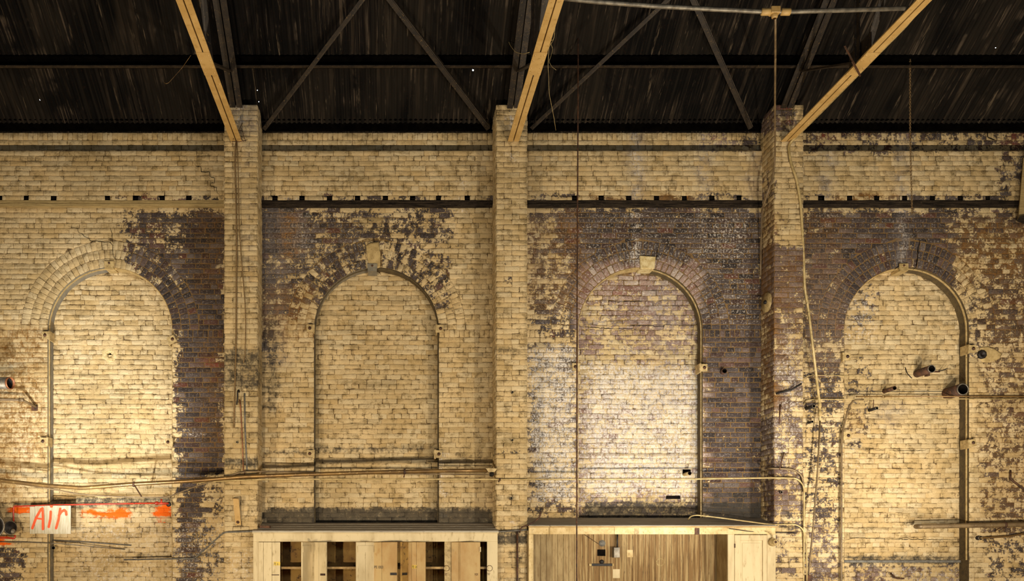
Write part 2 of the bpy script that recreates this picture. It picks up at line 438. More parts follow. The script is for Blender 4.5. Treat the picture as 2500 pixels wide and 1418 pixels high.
def wear(co, kind):
    """co (N,3) world positions -> three (N,3) arrays of wear and painted shade"""
    s = F / (D0 + co[:, 1])
    px, py = CX + co[:, 0] * s, CY - (co[:, 2] - CZ) * s
    wx = px + 34 * (fbm(px/45, py/45, 5) - .5); wy = py + 34 * (fbm(px/45, py/45, 9) - .5)
    sx = px + 10 * (fbm(px/25, py/25, 15) - .5); sy = py + 6 * (fbm(px/25, py/25, 19) - .5)
    n = fbm(px/60, py/60, 3)
    if kind == 'wall':
        bare = np.maximum(-.16 + .30 * n, many(wx, wy, BARE))
    elif kind.startswith('infill'):
        bare = -.22 + .30 * n
        if kind == 'infill3': bare = .46 + .6 * (n - .5) + .15 * ss(-py, -860, -700)
        if kind == 'infill4': bare = np.maximum(bare, many(wx, wy, BARE4))
    elif kind == 'pilaster3':
        bare = np.maximum(-.1 + .2 * n, many(wx, wy, P3BARE)) + .15 * (px < 1893)
    else:
        bare = -.18 + .28 * n
    if kind in ('wall', 'infill1', 'infill2', 'infill3', 'infill4'):
        soot_shade, white, ochre = many(sx, sy, SOOT_SHADE), many(wx, wy, WHITE), many(wx, wy, OCHRE)
        pink, red, grey, spray = many(wx, wy, PINK), many(wx, wy, RED), many(wx, wy, GREY), many(sx, sy, SPRAY)
        if kind == 'infill3': pink = np.full_like(px, .85)
    else:
        white, ochre, pink, red, grey, spray, soot_shade = [np.zeros_like(px) for _ in range(7)]
        if kind == 'pilaster1':
            soot_shade = many(sx, sy, [(540,640,845,950,.6,12),(540,630,1020,1040,.3,6),(540,630,1115,1145,.6,6),(590,622,950,1150,.25,6),(545,640,1200,1290,.25,20)])  # strip beside the copper tube paints in its grey shadow
            white = many(wx, wy, [(585,600,250,300,.6,5),(540,640,1340,1430,.35,15)])
            grey = many(wx, wy, [(560,640,250,330,.5,15),(600,615,330,700,.35,6)])
        if kind == 'pilaster2':
            soot_shade = many(sx, sy, [(1200,1290,1090,1115,.35,8),(1205,1290,1130,1145,.35,4),(1200,1290,1295,1330,.75,8),(1240,1290,1330,1440,.4,10),(1205,1290,845,875,.4,8),(1205,1290,1000,1015,.3,6)])
            white = many(wx, wy, [(1235,1255,258,330,.6,6),(1225,1260,375,395,.4,5),(1235,1265,1262,1285,.5,6)])
            bare = np.maximum(bare, many(wx, wy, [(1232,1252,630,700,.5,6),(1205,1290,1100,1112,.4,5)]))
        if kind == 'pilaster3':
            red = many(wx, wy, [(1920,1945,252,262,.9,5),(1908,1945,290,302,.95,4),(1945,1965,300,330,.5,6),(1890,1905,395,402,.6,4)])
            white = many(wx, wy, [(1890,1960,800,1010,.45,18),(1862,1960,1000,1140,.35,18),(1930,1960,262,330,.4,8)])
            ochre = many(wx, wy, [(1850,1893,500,1000,.7,10),(1893,1960,620,900,.35,20)])
            soot_shade = many(sx, sy, [(1890,1962,1240,1280,.45,12),(1890,1962,1280,1290,.5,4),(1895,1910,600,800,.1,10)])
            pink = np.full_like(px, .3)
            bare = bare * (1 - .6 * soft(px, py, 1890, 1975, 330, 590, 30))
    z = np.zeros_like(px)
    return np.stack([bare, soot_shade, white], 1), np.stack([z, ochre, spray], 1), np.stack([pink, red, grey], 1)

class Bricks:
    """brickwork: raised bricks over a mortar bed, merged into one mesh with two materials"""
    def __init__(s, kind, seed=1):
        s.kind, s.rng = kind, np.random.default_rng(seed)
        s.V, s.Fc, s.A, s.Mi, s.n = [], [], [[], [], []], [], 0
    def lay(s, quads, mapf, warp=.003, rough=1.0, tone=None):
        q = np.asarray(quads, float)                       # (N,4,2): bl, br, tr, tl
        N = len(q)
        if not N: return
        rng = s.rng
        cen = q.mean(1)
        co = mapf(cen[:, 0], cen[:, 1], np.zeros(N))
        a0 = wear(co, s.kind)
        bare = np.clip(a0[0][:, 0] * 1.3 - .15, 0, 1)
        gap = (.0030 + .0050 * bare + .0022 * rng.random(N) ** 2) / 2
        hgt = .0062 - .0030 * bare
        sg = np.array([[1, 1], [-1, 1], [-1, -1], [1, -1]])
        q = q + sg[None] * gap[:, None, None]
        q = q + rng.normal(0, .0014 * rough, q.shape)
        # octagon outline
        nxt, prv = np.roll(q, -1, 1), np.roll(q, 1, 1)
        def cutpt(a, b):
            d = b - a; L = np.linalg.norm(d, axis=2, keepdims=True)
            return a + d * np.minimum(.003 + .006 * rng.random((N, 4, 1)) ** 2 * rough, .3 * L) / np.maximum(L, 1e-5)
        O = np.empty((N, 8, 2)); O[:, 0::2] = cutpt(q, prv); O[:, 1::2] = cutpt(q, nxt)
        O += rng.normal(0, .0007 * rough, O.shape)
        c = q.mean(1)[:, None]
        half = (q.max(1) - q.min(1))[:, None] / 2
        def inset(d): return c + (O - c) * np.clip((half - d) / np.maximum(half, 1e-4), .2, 1)
        rings = [(O, np.full((N, 8), -.006)), (inset(.0012), np.repeat(hgt[:, None] * .55, 8, 1)), (inset(.0042), np.repeat(hgt[:, None], 8, 1))]
        tilt = rng.normal(0, .020 * rough, (N, 1, 2)); off = rng.normal(0, .0016 * rough, (N, 1))
        vs = []
        for k, (r, h) in enumerate(rings):
            if k: h = np.maximum(h + ((r - c) * tilt).sum(2) + off, .0012 * k)
            u, v = r[..., 0].ravel(), r[..., 1].ravel()
            if warp:
                wv = warp * 2 * (fbm(u * 2.3, v * 5.5, 31) - .5) + warp * (vnoise(u * 9, v * 3, 33) - .5)
                v = v + wv
            vs.append(mapf(u, v, h.ravel()).reshape(N, 8, 3))
        V = np.stack(vs, 1).reshape(-1, 3)                 # N,3,8
        a = wear(V, s.kind)
        rnd = np.repeat(rng.random(N), 24)
        jit = np.repeat(rng.normal(0, .11, N), 24)
        a[0][:, 0] = a[0][:, 0] + jit * (a[0][:, 0] > .25)
        a[1][:, 0] = rnd if tone is None else np.clip(rnd * .5 + tone, 0, 1)
        a[2][:, 1] = np.where(a[2][:, 1] > .1, np.maximum(0, a[2][:, 1] - .5 * np.repeat(rng.random(N), 24)), 0)
        base = (np.arange(N) * 24 + s.n)[:, None, None]
        k = np.arange(8); k2 = (k + 1) % 8
        f = np.concatenate([np.stack([k, k2, k2 + 8, k + 8], 1), np.stack([k + 8, k2 + 8, k2 + 16, k + 16], 1)])[None] + base
        s.V.append(V); s.Fc.append((4, f.reshape(-1, 4), 0))
        s.Fc.append((8, (np.arange(16, 24)[None] + base[:, 0]), 0))
        for i in range(3): s.A[i].append(a[i])
        s.n += len(V)
    def bed(s, u0, u1, v0, v1, mapf, step=.05, keep=None):
        nu, nv = max(2, int(round((u1-u0)/step)) + 1), max(2, int(round((v1-v0)/step)) + 1)
        U, W = np.meshgrid(np.linspace(u0, u1, nu), np.linspace(v0, v1, nv), indexing='ij')
        V = mapf(U.ravel(), W.ravel(), np.zeros(U.size))
        i, j = np.meshgrid(np.arange(nu-1), np.arange(nv-1), indexing='ij')
        a = (i * nv + j).ravel()
        f = np.stack([a, a + nv, a + nv + 1, a + 1], 1)
        if keep is not None:
            ok = keep(U.ravel(), W.ravel())
            f = f[ok[f].all(1)]
        at = wear(V, s.kind)
        at[1][:, 0] = .3
        s.V.append(V); s.Fc.append((4, f + s.n, 1))
        for k in range(3): s.A[k].append(at[k])
        s.n += len(V)
    def build(s, name, parent=None):
        V = np.concatenate(s.V)
        me = bpy.data.meshes.new(name)
        me.vertices.add(len(V)); me.vertices.foreach_set('co', V.ravel())
        loops = np.concatenate([f.ravel() for _, f, _ in s.Fc])
        cnt = np.concatenate([np.full(len(f), k) for k, f, _ in s.Fc])
        mi = np.concatenate([np.full(len(f), m) for _, f, m in s.Fc])
        me.loops.add(len(loops)); me.loops.foreach_set('vertex_index', loops.astype(np.int32))
        me.polygons.add(len(cnt))
        me.polygons.foreach_set('loop_start', np.concatenate([[0], np.cumsum(cnt)[:-1]]).astype(np.int32))
        me.polygons.foreach_set('loop_total', cnt.astype(np.int32))
        me.polygons.foreach_set('material_index', mi.astype(np.int32))
        me.update(calc_edges=True)
        me.polygons.foreach_set('use_smooth', np.ones(len(cnt), bool))
        for nm, arr in zip(('wear', 'tint', 'kin'), s.A):
            at = me.attributes.new(nm, 'FLOAT_COLOR', 'POINT')
            c = np.concatenate(arr); c = np.concatenate([c, np.ones((len(c), 1))], 1)
            at.data.foreach_set('color', c.astype(np.float32).ravel())
        me.validate()
        return link(name, me, parent, (M['brick'], M['mortar']))

def plane_map(y0):
    return lambda u, v, h: np.stack([u, y0 - h, v], 1)
def left_map(x0, yf):                                      # face looking to -X, u runs from the front edge into the wall
    return lambda u, v, h: np.stack([x0 - h, yf + (.41 - u), v], 1)
def right_map(x0, yf):
    return lambda u, v, h: np.stack([x0 + h, yf + u, v], 1)

K = F / D0                                                 # 181 px per metre on the wall plane
def wz(py): return CZ + (CY - py) / K
def wx_(px): return (px - CX) / K
ARCH = [wx_(268.5), wx_(919), wx_(1563), wx_(2213)]
R, RO, SPR = .84, 1.20, wz(805)
REC = .20
Z_TIMB0, Z_TIMB1, Z_LEDGE, Z_TOP = wz(507), wz(493), wz(372), wz(317)
XL, XR = -6.6, 10.2

def arch_half(z, rad, jamb):
    if z <= SPR + 1e-6: return jamb
    d = z - SPR
    return math.sqrt(max(0, rad*rad - d*d))

HOLES = [(P(268, 866, -REC)[0], P(268, 866, -REC)[2], .062), (wx_(2398), wz(866), .05)]
rb = random.Random(3)
def rows(zs, x0, x1, start=0, L=.2035, H=.1, every=6, special=None):
    """yield (z0, z1, [(a,b),...]) course by course"""
    for i, (z0, z1) in enumerate(zip(zs, zs[1:])):
        hdr = (i + start) % every == 3
        l = H + .0017 if hdr else L
        if special and special(z0, z1): l = .0677
        off = rb.uniform(-.012, .012) + (0 if hdr else (L / 2 if i % 2 else 0)) + .03 * math.sin(i * 1.7)
        a = x0 - l + (off % l)
        out = []
        while a < x1:
            b = a + l * (1 + rb.uniform(-.03, .03))
            out.append((max(a, x0), min(b, x1)))
            a = b
        yield z0, z1, [(p, q) for p, q in out if q - p > .025]

def clip_field(z0, z1, iv):
    """cut the arches (with their brick rings) out of a course"""
    res = []
    mid = (z0 + z1) / 2
    for a, b in iv:
        pieces = [((a, a), (b, b))]
        for c in ARCH:
            if mid <= SPR: hb = ht = R
            else: hb, ht = arch_half(max(z0, SPR + .001), RO, R), arch_half(z1, RO, R)
            if hb < .01: continue
            new = []
            for (ab, at), (bb, bt) in pieces:
                if bb <= c - hb and bt <= c - ht or ab >= c + hb and at >= c + ht or hb < .01:
                    new.append(((ab, at), (bb, bt))); continue
                l = ((ab, at), (min(bb, c - hb), min(bt, c - ht)))
                r = ((max(ab, c + hb), max(at, c + ht)), (bb, bt))
                for (pb, pt), (qb, qt) in (l, r):
                    if (qb - pb) + (qt - pt) > .05:
                        new.append(((pb, pt), (max(qb, pb + .004), max(qt, pt + .004))))
            pieces = new
        for (ab, at), (bb, bt) in pieces:
            res.append([(ab, z0), (bb, z0), (bt, z1), (at, z1)])
    return res
def not_hole(q):
    cx, cz = sum(p[0] for p in q) / 4, sum(p[1] for p in q) / 4
    return all((cx - hx)**2 / 1.6 + (cz - hz)**2 * 1.4 > r*r for hx, hz, r in HOLES)

# ---- the long wall
fld = Bricks('wall', 11)
zsol = SPR - .1015
zs = list(np.linspace(0, zsol, 67)) + [SPR] + list(np.linspace(SPR, Z_TIMB0, 25))[1:]
quads = []
for z0, z1, iv in rows(zs, XL, XR, special=lambda a, b: b - a > .09):
    quads += [q for q in clip_field(z0, z1, iv) if not_hole(q)]
fld.lay(quads, plane_map(0))
def keep_wall(u, v):
    ok = np.ones(len(u), bool)
    for c in ARCH:
        d = np.abs(u - c)
        inside = np.where(v <= SPR, d < R + .004, np.hypot(u - c, v - SPR) < R + .02)
        ok &= ~inside
    for hx, hz, r in HOLES: ok &= np.hypot(u - hx, v - hz) > r
    return ok
fld.bed(XL, XR, 0, Z_TIMB1, plane_map(0), .05, keep_wall)
for c in ARCH:
    for a, b in ((c - R - .07, c - R), (c + R, c + R + .07)):
        fld.bed(a, b, 0, SPR, lambda u, v, h: np.stack([u, np.full_like(u, .0006), v], 1), .07)
# upper panel stands a little proud of the arcade below, with joist pockets along its foot
POCK = [3, 67, 134, 265, 333, 398, 463, 672, 738, 805, 873, 941, 1007, 1070, 1140, 1401, 1466, 1533, 1600, 1668, 1735, 1801, 2000, 2070, 2136, 2204, 2272, 2340, 2406]
pock = [wx_(p) for p in POCK]
UP = -.045
quads = []
for i, (z0, z1, iv) in enumerate(rows(list(np.linspace(Z_TIMB1, Z_LEDGE, 11)), XL, XR, 1)):
    for a, b in iv:
        if i == 0:
            segs = [(a, b)]
            for p in pock:
                segs = [t for x, y in segs for t in (((x, min(y, p - .032)), (max(x, p + .032), y)) if x < p + .032 and y > p - .032 else ((x, y),)) if t[1] - t[0] > .02]
            quads += [[(x, z0), (y, z0), (y, z1), (x, z1)] for x, y in segs]
        else: quads.append([(a, z0), (b, z0), (b, z1), (a, z1)])
fld.lay(quads, plane_map(UP), .004)
fld.bed(XL, XR, Z_TIMB1, Z_LEDGE, plane_map(UP), .05, lambda u, v: np.array([min(abs(x - p) for p in pock) > .03 or z > Z_TIMB1 + .07 for x, z in zip(u, v)]))
fld.bed(XL, XR, UP, .08, lambda u, v, h: np.stack([u, v, np.full_like(u, Z_LEDGE + .004)], 1), .06)
fld.bed(XL, XR, UP, .02, lambda u, v, h: np.stack([u, v, np.full_like(u, Z_TIMB1)], 1), .06)
TOPY = .085
quads = []
for z0, z1, iv in rows([Z_LEDGE, Z_LEDGE + .068, Z_LEDGE + .136, Z_LEDGE + .204, Z_TOP], XL, XR, 2, special=lambda a, b: a > Z_LEDGE + .19):
    quads += [[(a, z0), (b, z0), (b, z1), (a, z1)] for a, b in iv]
fld.lay(quads, plane_map(TOPY), .003)
fld.bed(XL, XR, Z_LEDGE, Z_TOP, plane_map(TOPY), .05)
fld.bed(XL, XR, TOPY, .3, lambda u, v, h: np.stack([u, v, np.full_like(u, Z_TOP)], 1), .12)
wall = fld.build('wall_back')
tag(wall, kind='structure')

# solid masonry behind the face, so that the openings and pockets end in darkness
core = MB()
core.box(XL, XR, .32, .5, -.1, Z_TOP - .01)
core.box(XL, XR, .02, .32, Z_TIMB1 + .1, Z_TIMB1 + .12)
core.build('wall_core', M['soot_shade_black'], wall)

# ---- arches: rings of header bricks, bricked-up openings, plastered reveals
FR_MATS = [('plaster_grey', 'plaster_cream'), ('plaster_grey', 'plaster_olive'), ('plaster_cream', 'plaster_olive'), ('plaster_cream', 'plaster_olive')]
for ai, c in enumerate(ARCH):
    rg = Bricks('wall', 40 + ai)
    qs = []
    for ring in range(3):
        r0, r1 = R + .12 * ring, R + .12 * (ring + 1)
        rm = (r0 + r1) / 2
        nb = int(round(PI * rm / .0735))
        ph = rb.uniform(0, .4)
        key = None
        for k in range(nb):
            t0, t1 = PI * k / nb, PI * (k + 1) / nb
            if ring == 0 and ai == 2 and 1.40 < (t0+t1)/2 < 1.57: continue
            if ai == 1 and abs((t0+t1)/2 - PI/2) < .09 and ring < 2: continue
            qs.append([(t0 * rm, r0), (t1 * rm, r0), (t1 * rm, r1), (t0 * rm, r1)])
        def ringmap(u, v, h, rm=rm, c=c):
            th = u / rm
            return np.stack([c + v * np.cos(th), -h, SPR + v * np.sin(th)], 1)
        rg.lay(qs, ringmap, .0); qs = []
    def bedmap(u, v, h, c=c): return np.stack([c + v * np.cos(u), np.full_like(u, -.0005), SPR + v * np.sin(u)], 1)
    rg.bed(0, PI, R, RO + .02, bedmap, .045)
    o = rg.build('arch_ring', wall)
    inf = Bricks('infill%d' % (ai + 1), 60 + ai)
    zs = list(np.arange(0, SPR + R + .03, .0677))
    qs = []
    for z0, z1, iv in rows(zs, c - R - .03, c + R + .03, ai):
        if z0 > SPR + R - .02: continue
        hb, ht = arch_half(z0, R + .012, R), arch_half(z1, R + .012, R)
        for a, b in iv:
            ab, at, bb, bt = max(a, c - hb), max(a, c - ht), min(b, c + hb), min(b, c + ht)
            if (bb - ab) + (bt - at) > .04 and bb > ab:
                q = [(ab, z0), (bb, z0), (max(bt, at + .004), z1), (at, z1)]
                if bt < at: q[2] = q[3] = ((at + bt) / 2, z1)
                if not_hole(q): qs.append(q)
    inf.lay(qs, plane_map(REC), .010, 1.9)
    inf.bed(c - R - .03, c + R + .03, 0, SPR + R + .03, plane_map(REC), .05, lambda u, v: np.all([np.hypot(u - hx, v - hz) > r for hx, hz, r in HOLES], 0))
    inf.build('arch_infill', wall)
    # reveals
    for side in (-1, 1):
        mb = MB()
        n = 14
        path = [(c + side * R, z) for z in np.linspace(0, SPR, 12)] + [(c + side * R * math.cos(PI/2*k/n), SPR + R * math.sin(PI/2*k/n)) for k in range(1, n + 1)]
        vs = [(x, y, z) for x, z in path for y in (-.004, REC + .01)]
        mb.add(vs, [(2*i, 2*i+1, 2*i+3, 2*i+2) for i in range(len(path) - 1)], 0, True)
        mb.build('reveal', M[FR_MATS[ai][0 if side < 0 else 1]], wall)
    # what is left of the iron window frame: a thin bar following the opening
    mb = MB()
    rr = R - .022
    path = [(c - rr, z) for z in np.linspace(1.0, SPR, 6)] + [(c - rr * math.cos(PI*k/28), SPR + rr * math.sin(PI*k/28)) for k in range(1, 28)] + [(c + rr, z) for z in np.linspace(SPR, 1.45 if ai == 3 else 1.0, 6)]
    vs, fs = [], []
    for x, z in path:
        d = Vector((x - c, 0, max(0, z - SPR))); d = d.normalized() if z > SPR else Vector((math.copysign(1, x - c), 0, 0))
        for y, o_ in ((.03, .008), (.03, .02), (.05, .02), (.05, .008)):
            vs.append((x + d.x * o_, y, z + d.z * o_))
    for i in range(len(path) - 1):
        for k in range(4):
            fs.append((4*i+k, 4*i+(k+1) % 4, 4*i+4+(k+1) % 4, 4*i+4+k))
    mb.add(vs, fs)
    mb.build('frame_remnant', M[('plaster_cream', 'plaster_olive', 'cream_iron', 'plaster_cream')[ai]], wall)

# ---- pilasters
PIL = [(-2.143, -1.718, 1), (1.398, 1.795, 2), (5.016, 5.392, 3), (8.60, 9.0, 4)]
PF = -.41
for x0, x1, k in PIL:
    b = Bricks('pilaster%d' % k if k < 4 else 'wall', 80 + k)
    ztop = 7.385
    zs = list(np.linspace(0, ztop, 110))
    w_, qf, ql = x1 - x0, [], []
    for i, (z0, z1) in enumerate(zip(zs, zs[1:])):
        j = rb.uniform(-.008, .008)
        cuts = [0, w_/4 + j, w_*3/4 + j, w_] if i % 2 else [0, w_/2 + j, w_]
        if i % 6 == 3: cuts = [0, w_/4, w_/2 + j, w_*3/4, w_]
        qf += [[(x0+a, z0), (x0+d, z0), (x0+d, z1), (x0+a, z1)] for a, d in zip(cuts, cuts[1:])]
        cs = [0, .1025, .3075, .41] if i % 2 == 0 else [0, .205, .41]
        if i % 6 == 3: cs = [0, .1025, .205, .3075, .41]
        ql += [[(a, z0), (d, z0), (d, z1), (a, z1)] for a, d in zip(cs, cs[1:])]
    b.lay(qf, plane_map(PF), .004, 1.3)
    b.lay([[(.41 - q[1][0], q[0][1]), (.41 - q[0][0], q[0][1]), (.41 - q[0][0], q[2][1]), (.41 - q[1][0], q[2][1])] for q in ql], left_map(x0, PF), .003, 1.2)
    b.lay(ql, right_map(x1, PF), .003, 1.2)
    b.bed(x0, x1, 0, ztop, plane_map(PF), .05)
    b.bed(0, .41, 0, ztop, left_map(x0, PF), .05)
    b.bed(0, .41, 0, ztop, right_map(x1, PF), .05)
    b.bed(x0, x1, PF, .04, lambda u, v, h: np.stack([u, v, np.full_like(u, ztop)], 1), .06)
    tag(b.build('pilaster', wall), 'painted brick pilaster' if k != 3 else 'brick pilaster with flaked paint')

# ---- weathered timber band under the upper panel, with black blocks painting in the dark of its pockets
edges = [(XL, -2.15), (-1.715, 1.395), (1.80, 5.01), (5.40, 8.60)]
for i, (a, b) in enumerate(edges):
    mb = MB()
    n = int((b - a) / .25)
    xs = [a + (b - a) * k / n for k in range(n + 1)]
    prof = [(-.005, Z_TIMB0 - .004), (-.052, Z_TIMB0 + .002), (-.058, Z_TIMB0 + .034), (-.046, Z_TIMB0 + .040), (-.056, Z_TIMB0 + .046), (-.055, Z_TIMB1 + .002), (.0, Z_TIMB1 + .004)]
    vs = [(x, y + rb.uniform(-.003, .003), z + rb.uniform(-.004, .004)) for x in xs for y, z in prof]
    m_ = len(prof)
    mb.add(vs, [(j*m_+k, j*m_+k+1, (j+1)*m_+k+1, (j+1)*m_+k) for j in range(n) for k in range(m_ - 1)])
    o = mb.build('trim_%d' % (i + 1), M['timber_cream' if i == 0 else 'old_timber'])
    tag(o, kind='structure')
    for p in pock:
        if a < p < b:
            q = MB().box(p - .026, p + .026, UP + .012, .02, Z_TIMB1 + .004, Z_TIMB1 + .055 + rb.uniform(-.01, .01))
            q.build('pocket_dark', M['flat_black'], o)

# ---- cracks running through the joints
def crack(pts, y, wd=.006):
    mb = MB()
    fine = []
    for (a, b), (c, d) in zip(pts, pts[1:]):
        n = max(2, int(math.hypot(c-a, d-b) / 5))
        fine += [(a + (c-a)*k/n + rb.uniform(-1, 1), b + (d-b)*k/n + rb.uniform(-1, 1)) for k in range(n)]
    fine.append(pts[-1])
    s = (D0 + y) / F
    vs = []
    for i, (px, py) in enumerate(fine):
        t = 1 - abs(2 * i / (len(fine) - 1) - 1) ** 3
        a = fine[max(0, i-1)]; b = fine[min(len(fine)-1, i+1)]
        dx, dz = b[0] - a[0], -(b[1] - a[1]); L = math.hypot(dx, dz) or 1
        h = wd / 2 * (.3 + .7 * t) * rb.uniform(.6, 1.3)
        x, z = (px - CX) * s, CZ + (CY - py) * s
        vs += [(x - dz/L*h, y, z + dx/L*h), (x + dz/L*h, y, z - dx/L*h)]
    mb.add(vs, [(2*i, 2*i+1, 2*i+3, 2*i+2) for i in range(len(fine) - 1)])
    mb.build('crack', M['soot_shade_black'], wall)
for pts, y, wd in [
    ([(166,553),(190,557),(192,568),(202,571),(206,578),(218,582),(220,588),(270,592),(275,600),(276,628),(283,634),(283,648)], -.0105, .006),
    ([(268,555),(274,570),(275,592)], -.0105, .006),
    ([(1090 - 178, 580),(915,595),(918,600),(922,612),(924,628),(925,645)], -.0105, .007),
    ([(472,397),(477,405),(490,408),(492,420),(512,420),(513,432),(523,434),(523,447),(514,447),(513,454),(528,458),(530,470),(535,474),(537,488)], UP - .0115, .007),
    ([(1607,601),(1602,635)], -.0105, .008), ([(1631,583),(1631,598)], -.0105, .007), ([(1538,505),(1536,533)], -.0105, .006),
    ([(2246,585),(2243,602),(2240,630),(2236,652),(2228,660)], -.0105, .010), ([(2183,659),(2192,652),(2193,640)], -.0105, .008),
    ([(1415,797),(1480,802),(1560,803)], REC - .012, .007), ([(1470,735),(1520,737),(1570,735)], REC - .012, .006), ([(1530,795),(1640,797)], REC - .012, .006),
    ([(2062,1318),(2090,1312),(2180,1316),(2340,1317)], REC - .012, .007), ([(2085,1097),(2200,1100),(2350,1098)], REC - .012, .005),
    ([(2410,322),(2412,336),(2430,342)], .070, .012), ([(120,1208),(180,1212),(240,1213)], REC - .012, .006)]:
    crack(pts, y, wd)

# ================================================================ the hall around the wall
YB, RIDGE = -18.0, 9.0
SL = .607
def zroof(d): return 7.30 + SL * d
def roof_pt(px, py, off=0.0):
    q = CY - py
    a = 7.30 - off - CZ
    d = (D0 * q - a * F) / (SL * F + q)
    return ((px - CX) * (D0 - d) / F, -d, 7.30 - off + SL * d)
def struct(o): return tag(o, kind='structure')

struct(MB().box(XL - .2, XR + .2, YB - .2, .5, -.12, 0).build('floor', M['floor_concrete']))
struct(MB().box(XL - .2, XR + .2, YB - .2, YB, 0, 7.4).build('wall_front', M['hall_paint']))
for nm, x0, x1 in (('wall_left', XL - .2, XL), ('wall_right', XR, XR + .2)):
    mb = MB()
    pr = [(.5, -.12), (.5, 7.1), (-RIDGE, zroof(RIDGE) + .1), (YB - .2, 7.1), (YB - .2, -.12)]
    n = len(pr)
    mb.add([(x, y, z) for x in (x0, x1) for y, z in pr], [tuple(range(n)), tuple(range(2*n-1, n-1, -1))] + [(i, i+n, (i+1) % n + n, (i+1) % n) for i in range(n)])
    struct(mb.build(nm, M['hall_paint']))

# corrugated roof sheets with a few pinholes that let the daylight in
pins = [(1155,171,2), (628,222,1), (632,250,1), (97,245,1), (1593,307,1), (1338,301,1), (2431,118,1), (1746,306,1)]
pw = []
for px, py, k in pins:
    x, y, z = roof_pt(px, py); pw.append((x, -y, k))
pitch, seg = .068, 8
du = pitch / seg
xs = np.arange(XL - .1, XR + .1, du)
def roof_sheet(name, dlist, off, amp=.009, holes=True):
    rr = np.random.default_rng(int(off * 1e4) + 5)
    de = set(dlist)
    if holes:
        for x, d, k in pw:
            if dlist[0] < d < dlist[-1]: de |= {d - .0042 * k, d + .0042 * k}
    de = np.array(sorted(de))
    X, Dd = np.meshgrid(xs, de, indexing='ij')
    warp = .006 * np.sin(X * 3.1 + Dd * 2) + .004 * np.sin(X * 9.7)
    Z = 7.30 + off + SL * Dd + amp * np.sin(2 * PI * X / pitch) + warp * .6
    V = np.stack([X, -Dd, Z], -1).reshape(-1, 3)
    nu, nv = X.shape
    i, j = np.meshgrid(np.arange(nu - 1), np.arange(nv - 1), indexing='ij')
    keep = np.ones(i.shape, bool)
    if holes:
        mx, md = (xs[:-1] + xs[1:])[:, None] / 2, (de[:-1] + de[1:])[None] / 2
        for x, d, k in pw:
            keep &= ~((np.abs(mx - x) < du * (.55 if k == 1 else 1.1)) & (np.abs(md - d) < .004 * k))
    a = (i * nv + j)[keep]
    f = np.stack([a, a + 1, a + nv + 1, a + nv], 1)
    me = bpy.data.meshes.new(name)
    me.from_pydata(V.tolist(), [], f.tolist())
    me.polygons.foreach_set('use_smooth', np.ones(len(f), bool))
    sheet = np.floor(X / .61 + .2); rv = vnoise(sheet.ravel() * 7.3 + 100, np.full(X.size, off * 50), 3)
    at = me.attributes.new('sheet', 'FLOAT_COLOR', 'POINT')
    at.data.foreach_set('color', np.stack([rv] * 3 + [np.ones_like(rv)], 1).astype(np.float32).ravel())
    return me
ce = link('ceiling', roof_sheet('ceiling', [.70, .9, 1.4, 2.4, 3.2], 0.0), None, (M['roof'],)); struct(ce)
link('roof_sheeting', roof_sheet('roof_sheeting', [-.42, 0.0, .35, .78], .012), ce, (M['roof'],))
mb = MB()
mb.add([(XL-.1, -3.15, zroof(3.15)), (XR+.1, -3.15, zroof(3.15)), (XR+.1, -RIDGE, zroof(RIDGE)), (XL-.1, -RIDGE, zroof(RIDGE)), (XR+.1, YB-.2, 7.1), (XL-.1, YB-.2, 7.1)], [(0, 1, 2, 3), (3, 2, 4, 5)])
mb.build('roof_sheeting', M['hall_dark'], ce)

# purlins: channels open towards the hall
def purlin(d, h=.12, fl=.055, lab=None):
    zt = zroof(d) - .014
    mb = MB()
    mb.box(XL, XR, -d, -d + .008, zt - h, zt)
    mb.box(XL, XR, -d - fl, -d, zt - .008, zt)
    p = empty('purlin', (0, -d, zt - h), lab, 'purlin', 'purlins under the roof sheets')
    mb.build('web', M['soot_shade_black'], p)  # web is near-black to paint in the shade inside the channel
    MB().box(XL, XR, -d - fl, -d, zt - h, zt - h + .008).build('flange', M['dark_steel'], p)
purlin(.80, lab='steel channel purlin, web coloured black as shade, crossing the roof above all the pilaster tops')
mb = MB(); mb.box(XL, XR, -.03, .05, Z_TOP + .004, Z_TOP + .115); mb.box(XL, XR, -.075, -.03, Z_TOP + .10, Z_TOP + .115)
tag(mb.build('eave_beam', M['soot_shade_black']), 'black eave beam lying along the top of the brick wall', 'beam')

